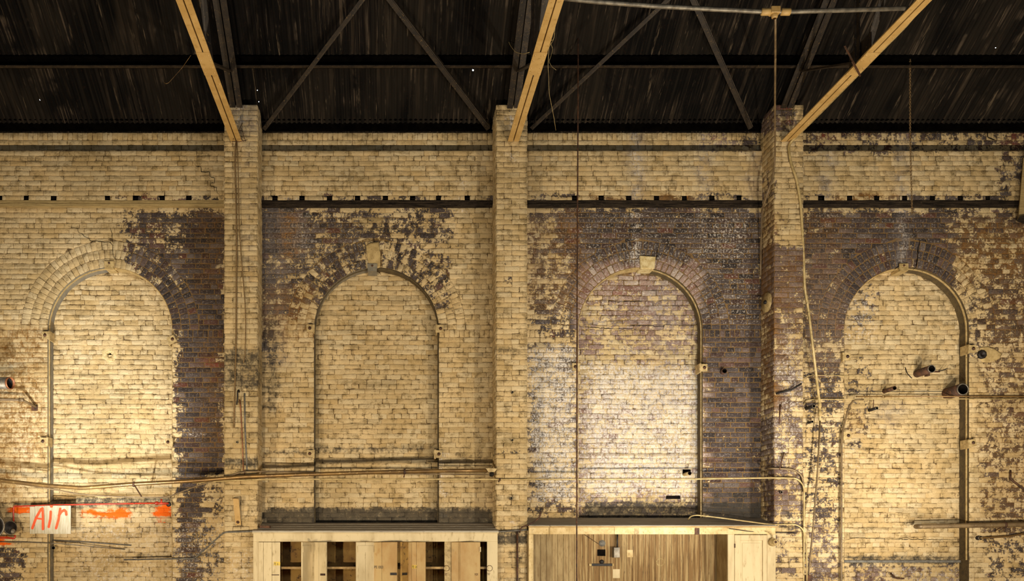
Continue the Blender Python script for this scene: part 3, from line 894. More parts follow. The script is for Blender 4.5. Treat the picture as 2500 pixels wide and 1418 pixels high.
# trusses
def truss(x, lab, k):
    t = empty('roof_truss', (x, PF, 6.9), lab, 'roof truss', 'steel roof trusses')
    z = 6.905
    for s in (-1, 1):
        mb = MB()
        mb.box(x + min(s*.007, s*.073), x + max(s*.007, s*.073), YB + .02, PF + .03, z, z + .009)
        mb.box(x + min(s*.007, s*.015), x + max(s*.007, s*.015), YB + .02, PF + .03, z + .009, z + .075)
        for d in np.arange(.6, 6, .31):
            mb.lathe((x + s * .055, -d, z), (0, 0, -1), [(.010, -.001), (.009, .004), (.004, .007), (0, .008)], 8)
        mb.build('bottom_chord', M['cream_steel'], t)
    MB().box(x - .004, x + .004, -2.45, -2.0, z - .001, z + .25).build('gusset', M['dark_steel'], t)
    mb = MB().box(x - .074, x + .074, -2.5, -2.05, z - .008, z - .001)
    for a in (-2.45, -2.35, -2.2, -2.1):
        for s in (-.05, .05):
            mb.lathe((x + s, a, z - .008), (0, 0, -1), [(.011, -.001), (.010, .005), (0, .009)], 8)
    mb.build('splice_plate', M['cream_steel'], t)
    MB().box(x - .12, x + .12, PF - .002, PF + .12, z - .02, z).build('bearing_plate', M['rust_iron'], t)
    for s in (-1, 1):
        mb = MB()
        a, b = (x + s * .045, -.36, zroof(.36) - .21), (x + s * .045, -RIDGE, zroof(RIDGE) - .21)
        mb.bar(a, b, .075, .009, m=0)
        mb.bar((x + s * .012, a[1], a[2] + .035), (x + s * .012, b[1], b[2] + .035), .009, .07)
        mb.build('top_chord', M['bronze_steel' if s < 0 else 'dark_steel'], t)
    n0 = (x, -2.23, z + .03)
    MB().bar((x - .025, -2.23, z + .02), (x - .025, -2.23, zroof(2.23) - .2), .06, .012, (0, 1, 0)).bar((x - .028, -2.20, z + .02), (x - .028, -2.20, zroof(2.23) - .2), .012, .05, (0, 1, 0)).build('strut', M['dark_steel'], t)
    MB().bar((x, -.86, zroof(.86) - .24), (x, -2.2, z + .06), .06, .02).build('strut', M['dark_steel'], t)
    MB().bar((x + .03, -2.23, z + .02), (x + .03, -4.6, zroof(4.6) - .22), .07, .012).build('strut', M['bronze_steel'], t)
    return t
truss(-1.99, 'roof truss with cream lower chord bearing on the leftmost pilaster', 1)
truss(1.617, 'roof truss with cream lower chord bearing on the middle pilaster', 2)
truss(5.176, 'roof truss with cream lower chord slanting furthest right, carrying a pipe', 3)

# cross braces under the sheets
def brace(p, q, mat, lab):
    a, b = Vector(roof_pt(*p, .17)), Vector(roof_pt(*q, .17))
    b = b + (b - a) * .5
    t = empty('roof_brace', tuple(a), lab, 'brace', 'diagonal roof braces')
    MB().bar(a, b, .055, .008, (1, 0, 0)).build('flange', M[mat], t)
    n = (b - a).normalized().cross(Vector((0, -SL, 1)).normalized() if False else Vector((1, 0, 0))).normalized()
    u = Vector((1, 0, 0)); tt = (b - a).normalized(); u = (u - tt * u.dot(tt)).normalized()
    MB().bar(a + u * .026 + Vector((0, 0, .03)), b + u * .026 + Vector((0, 0, .03)), .008, .06, (1, 0, 0)).build('leg', M['dark_steel'], t)
brace((644, 316), (883, 2), 'bronze_steel', 'bronze angle brace rising to the right from the leftmost pilaster top')
brace((1192, 316), (952, 2), 'bronze_steel', 'paint-chipped angle brace rising left from the middle pilaster top')
brace((1297, 314), (1628, 2), 'bronze_steel', 'bronze angle brace rising to the right from the middle pilaster top')
brace((1832, 314), (1692, 2), 'bronze_steel', 'steep angle brace rising left from the right pilaster top')

# ---------------------------------------------------------------- pipes, conduits and cables
def pipe(name, pts, r, mat, lab, cat='pipe', fil=.08, group=None, seg=8, parts=None, couplings=(), clamps=()):
    """pts: (px, py, depth)"""
    w = fillet([P(*p) for p in pts], fil)
    if not (parts or couplings or clamps):
        o = MB().tube(w, r, seg).build(name, M[mat])
        return tag(o, lab, cat, group)
    t = empty(name, tuple(w[0]), lab, cat, group)
    MB().tube(w, r, seg).build('run', M[mat], t)
    for c in couplings:                      # (px,py,d, dirx,dirz)
        p = Vector(P(*c[:3])); dv = Vector((c[3], 0, c[4])).normalized()
        MB().lathe(p - dv * r * 2.2, dv, [(r*1.0, 0), (r*1.55, r*.3), (r*1.55, r*4.1), (r*1.0, r*4.4)], 12).build('coupling', M[c[5] if len(c) > 5 else mat], t)
    for c in clamps:                         # (px,py,d, length) hanger strap down the wall
        p = Vector(P(*c[:3]))
        mb = MB().lathe(p - Vector((.012, 0, 0)), (1, 0, 0), [(r*1.0, 0), (r*1.35, 0), (r*1.35, .024), (r*1.0, .024)], 12)
        mb.bar(p, p + Vector((-.01, (c[2] - c[4] if len(c) > 4 else .02), -c[3])), .016, .008)
        mb.build('clamp', M['rust_iron'], t)
    return t

pipe('pipe', [(-60,1166,.5),(0,1172,.5),(100,1184,.5),(200,1191,.5),(330,1181,.5),(480,1173,.5),(600,1163,.5),(900,1153,.5),(1090,1149,.5),(1190,1148,.5)], .026, 'bronze_pipe',
     'thick bronze pipe sagging across the left half, ending at the middle pilaster', clamps=[(327,1182,.5,.14,.1),(988,1151,.5,.07,.45)])
t = empty('pipe_bracket', P(1203, 1150, .42), 'flared cream bracket with dark bolt holding the bronze pipe end at the middle pilaster', 'bracket')
MB().add([P(1186,1143,.42), P(1214,1143,.42), P(1208,1152,.42), P(1192,1152,.42), P(1186,1143,.54), P(1214,1143,.54), P(1208,1152,.54), P(1192,1152,.54)], [(0,1,2,3),(7,6,5,4),(0,4,5,1),(1,5,6,2),(2,6,7,3),(3,7,4,0)]).build('plate', M['cream_iron'], t)
MB().lathe(P(1200, 1158, .42), (0, -1, 0), [(.03, -.01), (.03, .06), (.018, .07), (0, .09)], 14).build('bolt', M['black_iron'], t)
pipe('conduit', [(-60,1168,.46),(0,1173,.46),(100,1189,.46),(200,1207,.46),(300,1213,.47),(408,1214,.47),(480,1186,.47),(597,1150,.47),(640,1151,.47),(900,1156,.47),(1195,1158,.47)], .009, 'brown_pipe',
     'thin brown conduit dipping under the thick bronze pipe then rising to the leftmost pilaster', 'conduit', .1, clamps=[(597,1150,.47,.06,.41)])
pipe('conduit', [(470,1178,.45),(560,1173,.45),(640,1170,.45),(900,1169,.45),(1210,1170,.45),(1410,1170,.45),(1700,1169,.45),(1890,1166,.46),(1946,1167,.46),(1963,1186,.46),(1963,1264,.46),(1962,1418,.40),(1962,1500,.4)], .011, 'conduit_cream',
     'long straight conduit crossing three pilasters then bending down beside the right pilaster', 'conduit', .12, clamps=[(1220,1170,.45,.03,.42)])
pipe('conduit', [(303,1366,.05),(475,1363,.06),(547,1299,.44),(620,1297,.50),(900,1299,.50),(1214,1298,.50),(1290,1293,.44)], .010, 'grey_bar',
     'thin conduit stepping up to run along the front edge of the locker top', 'conduit', .05)
pipe('cable', [(1268,1300,.45),(1272,1287,.47),(1290,1281,.5),(1307,1272,.5),(1318,1262,.5),(1320,1249,.5)], .010, 'rust_iron', 'brown cable curling up over the left end of the alcove cabinet', 'cable', .08)
pipe('conduit', [(1263,1293,.44),(1263,1418,.44),(1263,1520,.44)], .013, 'rust_iron', 'dark brown conduit running down the middle pilaster below the cable', 'conduit')

# red air line
t = pipe('air_pipe', [(33,1300,.16),(33,1236,.16),(120,1233,.14),(250,1230,.12),(378,1228,.09)], .011, 'red_paint', 'red painted air pipe running above the sign with a valve at its right end', 'pipe', .03)
t = empty('pipe_valve', P(392, 1228, .08), 'red pipe tee and valve fitting against the orange sprayed bricks', 'valve')
MB().tube([P(378,1228,.08), P(412,1229,.06)], .016, 10).build('body', M['red_paint'], t)
MB().tube([P(394,1228,.08), P(394,1218,.08)], .013, 10).build('stem', M['red_paint'], t)
MB().lathe(P(380,1228,.08), (1, 0, 0), [(.024, 0), (.024, .03), (.016, .035)], 8).build('nut', M['red_paint'], t)
MB().lathe(P(413,1231,.03), (0, -1, 0), [(.03, 0), (.034, .03), (.02, .04), (0, .04)], 12).build('plug', M['black_iron'], t)
pipe('air_pipe', [(-40,1311,.2),(0,1312,.2),(20,1313,.2),(36,1314,.2),(37,1306,.2)], .013, 'red_paint', 'short orange-red pipe along the bottom of the two round flanges', 'pipe', .02)

# sign
sx0, sz0 = P(73, 1303, .16)[0], P(73, 1303, .16)[2]
sx1, sz1 = P(173, 1303, .16)[0], P(172, 1234, .16)[2]
t = empty('air_sign', (sx0, -.16, sz0), "cream board sign sprayed 'Air' in orange, hanging under the red pipe", 'sign')
bw = sx1 - sx0
for a, b, k in ((0, .12, 0), (.125, .355, 1), (.36, 1, 2)):
    MB().box(sx0 + bw*a, sx0 + bw*b, -.165, -.150, sz0 + .004*(k % 2), sz1 - .006*(2 - k)).build('board', M['sign_board'], t, .002)
def S(px, py): p = P(px, py, .166); return (p[0], p[2])
yy = -.1665
for nm, st in (('letter_a', [[(79,1289),(88,1264),(100,1243),(104,1241),(105,1262),(105,1291)], [(88,1265),(104,1267)]]),
               ('letter_i', [[(124,1249),(123,1266),(119,1286)], [(125,1236),(126.5,1236)]]),
               ('letter_r', [[(147,1242),(143,1268),(137,1289)], [(144,1258),(150,1249),(157,1245),(161,1249),(162,1256)]])):
    mb = MB()
    for k, l in enumerate(st):
        mb.ribbon([S(*p) for p in l], .034 if nm != 'letter_a' or k == 0 else .022, yy - .0012 * k)
    mb.build(nm, M['orange_spray'], t)

# two round flanged housings at the left edge
t = empty('pipe_flange', P(2, 1270, .5), 'large dark round flange cut by the left edge of the view', 'flange')
MB().lathe(P(-12, 1285, .30), (.25, -1, 0), [(.06, 0), (.09, .02), (.09, .22), (.15, .24), (.16, .26), (.15, .28), (.13, .27), (.09, .2), (0, .2)], 28).build('housing', M['black_iron'], t)
MB().lathe(P(-12, 1285, .30), (.25, -1, 0), [(.158, .262), (.166, .27), (.160, .285), (.150, .28)], 28).build('rim', M['galvanised'], t)
t = empty('pipe_flange', P(32, 1290, .3), 'smaller dark weathered flange facing sideways beside the sign', 'flange')
MB().lathe(P(22, 1288, .24), (.75, -.66, 0), [(.05, -.12), (.06, 0), (.085, .02), (.092, .03), (.085, .04), (.055, .03), (.04, .06), (.0, .06)], 24).build('housing', M['black_iron'], t)
MB().lathe(P(22, 1288, .24), (.75, -.66, 0), [(.086, .018), (.096, .026), (.094, .038), (.084, .042)], 24).build('rim', M['galvanised'], t)
MB().lathe(P(31, 1297, .34), (.75, -.66, 0), [(.0, 0), (.030, 0), (.034, .01), (.024, .02), (0, .02)], 16).build('cap', M['galvanised'], t)

# stub pipes sticking out of the wall
def stub(px, py, r, L, mat, lab, d0=None, name='pipe_stub', ax=(0, -1, 0), rim=None):
    """px,py: where the open end shows; starts at the wall"""
    d0 = -REC if d0 is None else d0
    end = Vector(P(px, py, d0 + L)); a = Vector(ax).normalized()
    t = empty(name, tuple(end), lab, 'pipe')
    MB().lathe(end - a * L, a, [(r, -.01), (r, L), (r*.84, L)], 22).lathe(end - a * L, a, [(r*.84, L), (r*.82, L - min(.25, L*.9)), (0, L - min(.25, L*.9))], 22, 1).build('tube', [M[mat], M['flat_black']], t)
    MB().lathe(end - a * .004, a, [(r*1.01, 0), (r*1.01, .006), (r*.84, .006), (r*.84, -.01)], 22).build('rim', M[rim or 'galvanised'], t)
    return t
t = empty('vent_pipe', P(36, 935, .5), 'grey mottled open pipe end entering at the left edge', 'pipe')
a = Vector(P(-90, 935, .30)); b = Vector(P(26, 935, .55))
ax = (b - a).normalized(); L = (b - a).length
MB().lathe(a, ax, [(.078, 0), (.078, L), (.070, L)], 26).lathe(a, ax, [(.070, L), (.066, L - .3), (0, L - .3)], 26, 1).build('tube', [M['galvanised'], M['black_iron']], t)
MB().lathe(a, ax, [(.0785, L - .022), (.0795, L - .02), (.0795, L + .003), (.069, L + .003), (.068, L - .03)], 26).build('rusty_collar', M['copper'], t)
pipe('pipe', [(-60,975,.34),(0,975,.30),(54,976,.22),(88,993,.03)], .016, 'brown_pipe', 'short pipe from the left edge bending down into a brick hole', 'pipe', .04,
     couplings=[(52,976,.223,1,0)])
tag(MB().box(P(78,0,0)[0], P(93,0,0)[0], -.02, .02, P(0,1003,0)[2], P(0,990,0)[2]).build('pipe_socket', M['rust_iron']), 'rusty broken socket where the short left pipe enters the wall', 'socket')
stub(2275, 900, .052, .34, 'rust_iron', 'rusty medium open pipe stub, topmost in the rightmost arch')
stub(2351, 950, .078, .34, 'rust_iron', 'largest open pipe stub beside the right jamb of the rightmost arch')
stub(2184, 947, .028, .26, 'rust_iron', 'small rusty pipe stub below left of the other arch stubs', rim='rust_iron')
stub(1987, 991, .022, .22, 'black_iron', 'small dark pipe stub beside the right pilaster', d0=0)
stub(1983, 1029, .016, .12, 'black_iron', 'tiny dark pipe stub under the small one beside the right pilaster', d0=0)
stub(2141, 996, .020, .20, 'black_iron', 'small dark pipe stub hanging by a strap under the double conduit')
tag(MB().bar(P(2133,974,.0), P(2132,995,.0), .010, .006).build('hanger_strap', M['rust_iron']), 'thin vertical strap hanging from the double conduit in the rightmost arch', 'strap')
stub(1769, 905, .036, .08, 'rust_iron', 'rusty round socket in bare bricks right of the third arch', d0=0, rim='rust_iron')
stub(1684, 1155, .024, .22, 'cream_iron', 'small cream pipe stub out of a dark hole in the third arch', rim='rust_iron')
tag(MB().box(P(1667,0,-.19)[0], P(1686,0,-.19)[0], .186, .20, P(0,1160,-.19)[2], P(0,1146,-.19)[2]).build('wall_hole', M['soot_shade_black']), 'dark hole in the bricks behind the small cream stub', 'hole')
stub(130, 1337, .026, .12, 'cream_iron', 'cream pipe fitting behind the thin rods below the sign')
stub(1251, 957, .014, .05, 'black_iron', 'small dark bolt hole high on the middle pilaster', d0=.405, name='bolt_socket')
stub(1248, 1216, .020, .06, 'rust_iron', 'rusty bolt socket low on the middle pilaster', d0=.405, name='bolt_socket')
stub(1251, 1074, .012, .05, 'black_iron', 'smallest bolt socket halfway up the middle pilaster face', d0=.405, name='bolt_socket')
stub(1908, 1201, .016, .05, 'black_iron', 'round bolt socket on the right pilaster above the alcove cabinet', d0=.405, name='bolt_socket')
stub(579, 1079, .014, .04, 'black_iron', 'dark bolt socket on the leftmost pilaster above the pipes', d0=.405, name='bolt_socket')

# iron window clamps round the arches
def clamp(px, py, s, lab, d=.02, rot=0.0, mat='cream_iron', mir=1):
    c = Vector(P(px, py, d))
    t = empty('window_clamp', tuple(c), lab, 'clamp', 'iron clamps of the old arched windows')
    mb = MB()
    mb.bar(c + Vector((0, .14, 0)), c + Vector((0, -.036, 0)), .02, .12)
    mb.build('lug', M[mat], t)
    u = Vector((math.cos(rot), 0, math.sin(rot))) * mir
    v = Vector((-math.sin(rot), 0, math.cos(rot)))
    mb = MB()
    q = [c + u * a + v * b for a, b in ((-.016, -.05), (.09, -.05), (.09, .05), (-.016, .05))]
    mb.add([p + Vector((0, y, 0)) for y in (-.045, -.03) for p in q], [(0,1,2,3),(7,6,5,4),(0,4,5,1),(1,5,6,2),(2,6,7,3),(3,7,4,0)])
    mb.build('plate', M[mat], t)
    e = c + u * .05 + Vector((0, -.045, 0))
    MB().lathe(e, (0, -1, 0), [(.022, 0), (.022, .006), (.012, .008), (.012, .02), (0, .02)], 10).build('bolt', M['rust_iron'], t)
clamp(122, 820, 1, 'cream clamp with bolt at the left springing of the leftmost arch', mir=-1)
clamp(415, 834, 1, 'loose tilted cream clamp at the right side of the leftmost arch', rot=.5, mir=1)
clamp(117, 1078, 1, 'cream clamp with round bolt low on the left jamb of the leftmost arch', mir=-1)
clamp(421, 1080, 1, 'cream clamp low on the right jamb of the leftmost arch', mir=-1)
clamp(766, 803, 1, 'rust-stained clamp at the left springing of the second arch', mir=-1)
clamp(1066, 804, 1, 'cream clamp at the right springing of the second arch', mir=1)
clamp(766, 1108, 1, 'dark clamp low on the left jamb of the second arch', mir=-1)
clamp(1062, 1109, 1, 'clamp with dark round bolt low on the right jamb of the second arch', mir=1)
clamp(1412, 897, 1, 'cream clamp behind the hanging rod on the third arch', mir=-1)
clamp(1708, 899, 1, 'cream clamp on the right jamb of the third arch', mir=1)
clamp(2056, 872, 1, 'cream square clamp on the left jamb of the rightmost arch', mir=1)
clamp(2362, 853, 1, 'cream clamp with bolt on the right jamb of the rightmost arch', mir=1)
clamp(2362, 1084, 1, 'lower loose clamp on the right jamb of the rightmost arch', rot=.25, mir=1)
clamp(2058, 1064, 1, 'small cream clamp behind the tall conduit in the rightmost arch', mir=1)
def keyclamp(px, py, lab, w=.055, h0=.0, mat='cream_iron'):
    c = Vector(P(px, py, .0))
    t = empty('keystone_clamp', tuple(c), lab, 'clamp', 'clamps at the arch crowns')
    MB().box(c.x - w, c.x + w, -.03, .19, c.z - .01, c.z + .03).build('lug', M[mat], t)
    MB().box(c.x - w*1.1, c.x + w*1.1, -.028, -.012, c.z + .02, c.z + .09).build('plate', M[mat], t)
    MB().lathe((c.x, -.028, c.z + .06), (0, -1, 0), [(.014, 0), (.012, .012), (0, .014)], 10).build('bolt', M['rust_iron'], t)
keyclamp(268, 655, 'cream clamp at the crown of the leftmost arch', .06, mat='plaster_cream')
keyclamp(909, 661, 'dark-topped cream clamp at the crown of the second arch', .06, mat='plaster_grey')
keyclamp(2204, 661, 'square cream plate with a bolt at the crown of the rightmost arch', .055)
kx, ky, kz = P(1581, 645, 0)
mb = MB(); mb.add([(kx-.10,-.03,kz-.07),(kx+.09,-.03,kz-.07),(kx+.105,-.03,kz+.10),(kx-.115,-.03,kz+.115),(kx-.10,.19,kz-.07),(kx+.09,.19,kz-.07),(kx+.105,.19,kz+.10),(kx-.115,.19,kz+.115)], [(0,1,2,3),(7,6,5,4),(0,4,5,1),(1,5,6,2),(2,6,7,3),(3,7,4,0)])
tag(mb.build('keystone', M['stone_cream'], None, .012), 'chipped cream stone block at the crown of the third arch', 'stone')
# cream mortar patch over the crown of the second arch and the broken patch near the rightmost arch
def patch(pts, d, mat, name, lab, cat, thick=.012):
    n = len(pts)
    fr = [P(a, b, d) for a, b in pts]; bk = [(x, y + thick, z) for x, y, z in fr]
    c = [sum(p[i] for p in fr) / n for i in range(3)]
    fi = [tuple(c[i] + (p[i] - c[i]) * .86 for i in range(3)) for p in fr]
    fi = [(x, y - .004, z) for x, y, z in fi]
    mb = MB().add(bk + fr + fi, [(i, (i+1) % n, n + (i+1) % n, n + i) for i in range(n)] + [(n+i, n+(i+1) % n, 2*n+(i+1) % n, 2*n+i) for i in range(n)] + [tuple(range(2*n, 3*n))], 0, True)
    return tag(mb.build(name, M[mat]), lab, cat)
patch([(903,592),(925,590),(929,620),(928,652),(920,655),(902,650),(897,630),(893,600)], .012, 'plaster_cream', 'mortar_patch', 'smooth cream mortar patch over the crown of the second arch', 'patch')
patch([(2392,848),(2412,846),(2430,852),(2447,864),(2440,876),(2418,884),(2400,884),(2388,866)], .014, 'plaster_cream', 'mortar_patch', 'pale mortar patch around a rough hole at the far right', 'patch')
tag(MB().lathe(P(2395, 866, .0), (0, -1, 0), [(.06, 0), (.062, .03), (.045, .045), (.03, .035), (0, .02)], 9).build('broken_plug', M['black_iron']), 'rough dark plug set in the pale mortar patch', 'plug')
mb = MB(); n = 14; c = P(268, 866, -REC); ri = random.Random(5)
lp = [[(c[0] + r * (1 + ri.uniform(-.25, .25)) * math.cos(2*PI*k/n), y, c[2] + r * .85 * (1 + ri.uniform(-.2, .2)) * math.sin(2*PI*k/n)) for k in range(n)] for r, y in ((.034, REC + .05), (.038, REC - .006), (.060, REC - .016), (.125, REC - .004))]
mb.add([p for l in lp for p in l], [(j*n+k, j*n+(k+1) % n, (j+1)*n+(k+1) % n, (j+1)*n+k) for j in range(3) for k in range(n)], 0, True)
tag(mb.build('broken_hole', M['stone_cream']), 'ragged hole with a broken mortar rim in the middle of the leftmost arch', 'hole')
tag(MB().box(P(1626,0,-REC)[0], P(1660,0,-REC)[0], REC - .013, REC, P(0,1218,-REC)[2], P(0,1210,-REC)[2]).build('brick_gap', M['flat_black']), 'dark open joint low in the third arch', 'gap')

# double conduit and its companions in the right bay
pipe('conduit', [(2090,968,.03),(2500,967,.03),(2570,967,.03)], .010, 'bronze_pipe', 'upper of two parallel conduits running to the right edge', 'conduit', couplings=[(2157,968,.03,1,0)])
pipe('conduit', [(1962,990,.02),(1967,977,.03),(1990,974.5,.03),(2300,973.5,.03),(2570,973,.03)], .007, 'conduit_cream', 'lower, thinner of the two parallel conduits on the right', 'conduit', .08)
pipe('conduit', [(2108,975,.03),(2086,975,.03),(2074,990,.04),(2062,1030,.05),(2055,1062,.06),(2054,1418,.06),(2054,1520,.06)], .013, 'brown_pipe', 'tall brown conduit dropping along the left jamb of the rightmost arch', 'conduit', .1)
pipe('cable', [(1961,946,.03),(1961,930,.04),(1968,919,.04),(1982,916,.04),(2040,916,.03),(2090,918,.0),(2113,921,-.1),(2118,927,-.18)], .005, 'conduit_cream', 'thin pale cable arching right from the right pilaster', 'cable', .05)
pipe('pipe', [(2236,1285,-.02),(2245,1285,.14),(2400,1282,.17),(2500,1280,.2),(2580,1279,.2)], .032, 'brown_pipe', 'thick dusty pipe leaving the rightmost arch toward the right edge', 'pipe', .02, clamps=[(2453,1281,.185,.08,.0)])

pipe('pipe', [(2388,1313,.02),(2396,1313,.06),(2470,1308,.06),(2490,1304,.07),(2570,1296,.08)], .013, 'bronze_pipe', 'thin dark pipe below the thick dusty pipe at the right', 'pipe', .03)
stub(2394, 1313, .028, .07, 'black_iron', 'round dark flange where the thin right pipe meets the wall', d0=0, name='wall_flange')
pipe('pipe', [(2467,1148,.02),(2467,1169,.05),(2500,1194,.09),(2560,1240,.14)], .013, 'rust_iron', 'rusty bent rod rising at the right edge above the thick pipe', 'pipe', .03)
pipe('hook', [(2174,1398,-.16),(2188,1412,-.12),(2208,1412,-.08)], .010, 'rust_iron', 'bent iron hook in the bottom of the rightmost arch', 'hook', .02)
pipe('wire', [(2210,897,-.19),(2215,912,-.15),(2226,923,-.08)], .006, 'black_iron', 'short bent dark wire left of the medium pipe stub', 'wire', .03)
pipe('wire', [(2292,906,-.18),(2302,904,-.14),(2312,899,-.08)], .006, 'black_iron', 'short dark wire right of the medium pipe stub', 'wire', .03)
tag(MB().box(P(2258,0,-.18)[0], P(2264,0,-.18)[0], .12, .2, P(0,919,-.18)[2], P(0,911,-.18)[2]).box(P(2262,0,-.19)[0], P(2294,0,-.19)[0], .180, .2, P(0,909,-.19)[2], P(0,906,-.19)[2]).build('iron_bracket', M['rust_iron']), 'small iron bracket under the medium pipe stub', 'bracket')

# on the right pilaster
pipe('conduit', [(1893,36,3.14),(1893,120,2.6),(1892,250,1.3),(1892,385,.45),(1889,425,.44),(1876,465,.40),(1864,500,.25),(1860,520,.14),(1858,600,.08),(1857,672,.05)], .0115, 'brown_pipe',
     'conduit dropping from the ceiling pipe box and bending round the right pilaster', 'conduit', .15)
pipe('roof_pipe', [(1340,-8,3.2),(1440,3,3.2),(1600,15,3.2),(1870,29,3.2),(1915,29,3.2),(2218,20,3.2)], .022, 'galvanised', 'galvanised pipe crossing under the trusses at the top of the view', 'pipe', .1,
     couplings=[(1870,29,3.2,1,0,'cream_steel'),(1918,29,3.2,1,0,'cream_steel')])
t = empty('junction_box', P(1891, 29, 3.2), 'square cream junction box on the pipe under the roof', 'junction box')
c = Vector(P(1891, 28, 3.2))
MB().box(c.x - .045, c.x + .045, c.y - .04, c.y + .04, c.z - .03, c.z + .035).build('body', M['cream_steel'], t, .005)
MB().lathe(c + Vector((0, 0, -.03)), (0, 0, -1), [(.03, 0), (.03, .03), (.018, .04)], 12).build('outlet', M['cream_steel'], t)
pipe('chord_pipe', [(2212,20,3.2),(2232,22,3.2),(2237,32,3.12),(2212,62,2.85),(1990,288,.75),(1930,347,.44),(1925,360,.44),(1930,395,.44),(1946,440,.44),(1955,500,.43),(1960,580,.42),(1964,700,.30),(1974,760,.2),(2001,985,.12)], .017, 'conduit_cream',
     'cream pipe following the right truss chord then running down the right pilaster', 'pipe', .1)
t = empty('cable_gland', P(2001, 990, .12), 'pale sealed fitting where the cream pipe meets the wall rod', 'fitting')
MB().lathe(P(2001, 984, .12), (.02, 0, -1), [(.018, 0), (.024, .01), (.024, .05), (.014, .06), (.014, .1), (.026, .11), (.024, .17), (.012, .18)], 12).build('body', M['plaster_cream'], t)
MB().lathe(P(2002, 1012, .12), (0, 0, -1), [(.020, 0), (.014, .03), (.022, .06), (.010, .1)], 10).build('seal', M['stone_cream'], t)
pipe('rod', [(2003,1008,.12),(1996,1150,.15),(1985,1290,.2),(1972,1418,.24),(1963,1500,.26)], .011, 'brown_pipe', 'slanting rod descending from the sealed fitting beside the right pilaster', 'rod', .05)
tag(MB().bar(P(2062,112,2.4), P(2100,184,2.2), .02, .006, (0, 1, 0)).bar(P(2080,150,2.35), P(2100,186,2.15), .012, .01, (0, 1, 0)).build('strap', M['rust_iron']), 'rusty strap wrapped round the right truss chord and its pipe', 'strap')
pipe('conduit', [(1871,1143,.25),(1880,1143,.45),(1935,1145,.45),(1956,1158,.45),(1961,1175,.45),(1962,1200,.44)], .013, 'brown_pipe', 'short bent conduit above the long straight one on the right pilaster', 'conduit', .1)
pipe('conduit', [(1680,1268,.3),(1686,1260,.38),(1700,1257,.42),(1760,1264,.44),(1888,1281,.45),(1940,1279,.45),(1958,1288,.45),(1967,1310,.45),(1970,1360,.44),(1970,1500,.44)], .009, 'conduit_cream', 'thin conduit lying across the alcove cabinet top and turning down the right pilaster', 'conduit', .1)
pipe('wire', [(1780,1290,.55),(1830,1297,.5),(1900,1300,.47),(1945,1301,.45)], .005, 'black_iron', 'thin dark wire sagging across the right end of the cabinet fascia', 'wire', .05)
tag(MB().tube([P(1895,961,.43), P(1931,952,.45), P(1957,936,.5)], .012, 8).build('anchor_rod', M['black_iron']), 'slanted dark rod on the right pilaster', 'rod')
tag(MB().tube([P(1905,988,.42), P(1903,1034,.42)], [.012, .007], 8).build('anchor_rod', M['rust_iron']), 'vertical rusty rod on the right pilaster below the slanted one', 'rod')
tag(MB().tube([P(1914,1104,.44), P(1903,1146,.46)], .008, 8).build('anchor_rod', M['rust_iron']), 'leaning rusty rod touching the short bent conduit', 'rod')
t = empty('tie_plate', P(1867, 738, .2), 'round cream tie plate on the shaded side of the right pilaster', 'plate')
c = Vector((5.005, -.22, P(1867, 738, .22)[2]))
MB().lathe(c, (-1, -.08, 0), [(.0, .02), (.125, .015), (.13, 0), (.125, -.01), (0, -.01)], 24).build('disc', M['cream_iron'], t)
MB().lathe(c, (-1, -.25, 0), [(.025, .01), (.025, .04), (.012, .05), (0, .05)], 12).build('nut', M['black_iron'], t)
MB().box(P(1964,0,.3)[0], P(1981,0,.3)[0], -.33, -.28, CZ + (CY-1480)*.0054, P(0,1403,.3)[2]).build('x', M['rust_iron']).name = 'rod_clip'
tag(bpy.data.objects['rod_clip'], 'rusty clip gathering the rods at the bottom beside the right pilaster', 'clip')

# on the leftmost pilaster
pipe('rope', [(577,342,.44),(574,372,.44),(574,400,.44),(577,520,.44),(578,600,.44),(576,850,.44),(573,960,.44),(571,1044,.44)], .010, 'rope', 'long tan rope hanging down the leftmost pilaster', 'rope', .05)
pipe('rope', [(578,345,.46),(581,400,.46),(584,560,.46),(590,640,.46),(598,735,.46),(600,790,.45),(598,870,.45),(594,886,.45)], [.004]*3 + [.004]*100 if False else .007, 'rope', 'shorter dark rope swinging right of the long rope', 'rope', .05)
mb = MB()
for i, (a, b) in enumerate([((566,312),(590,318)), ((569,340),(592,300)), ((563,305),(595,345)), ((590,312),(600,345)), ((566,345),(604,341))]):
    mb.tube([P(a[0], a[1], .50), P((a[0]+b[0])/2, (a[1]+b[1])/2 + 3, .54), P(b[0], b[1], .47)], .004, 6)
tag(mb.build('wire_lashing', M['rust_iron']), 'tangled wire lashing round the end of the left truss chord', 'wire')
pipe('hook', [(584,957,.42),(583,951,.46),(580,955,.5),(580,968,.5),(578,988,.5)], .010, 'black_iron', 'black hook pipe on the leftmost pilaster above the copper tube', 'hook', .02)
pipe('copper_tube', [(585,975,.43),(588,1000,.43),(592,1080,.43),(594,1148,.43)], .007, 'copper', 'thin copper tube running down the leftmost pilaster to the pipes', 'tube', .05)
pipe('shadow_tube', [(597,960,.42),(598,1040,.42),(603,1148,.42)], .011, 'grey_bar', 'grey tube put in as the shadow of the copper tube on the leftmost pilaster', 'conduit', .05)  # tube modelled in place of the copper tube's grey shadow
t = empty('flat_bar', P(578, 1220, .45), 'bent ochre flat iron bar with a bolt on the leftmost pilaster', 'bracket')
a, b = P(576, 1218, .56), P(582, 1281, .43)
MB().bar(a, b, .072, .012).bar(P(574,1216,.41), a, .07, .012).build('bar', M['cream_steel'], t)
MB().lathe(P(581, 1274, .445), (0, -1, 0), [(.022, 0), (.02, .012), (.01, .02), (0, .02)], 10).build('bolt', M['rust_iron'], t)

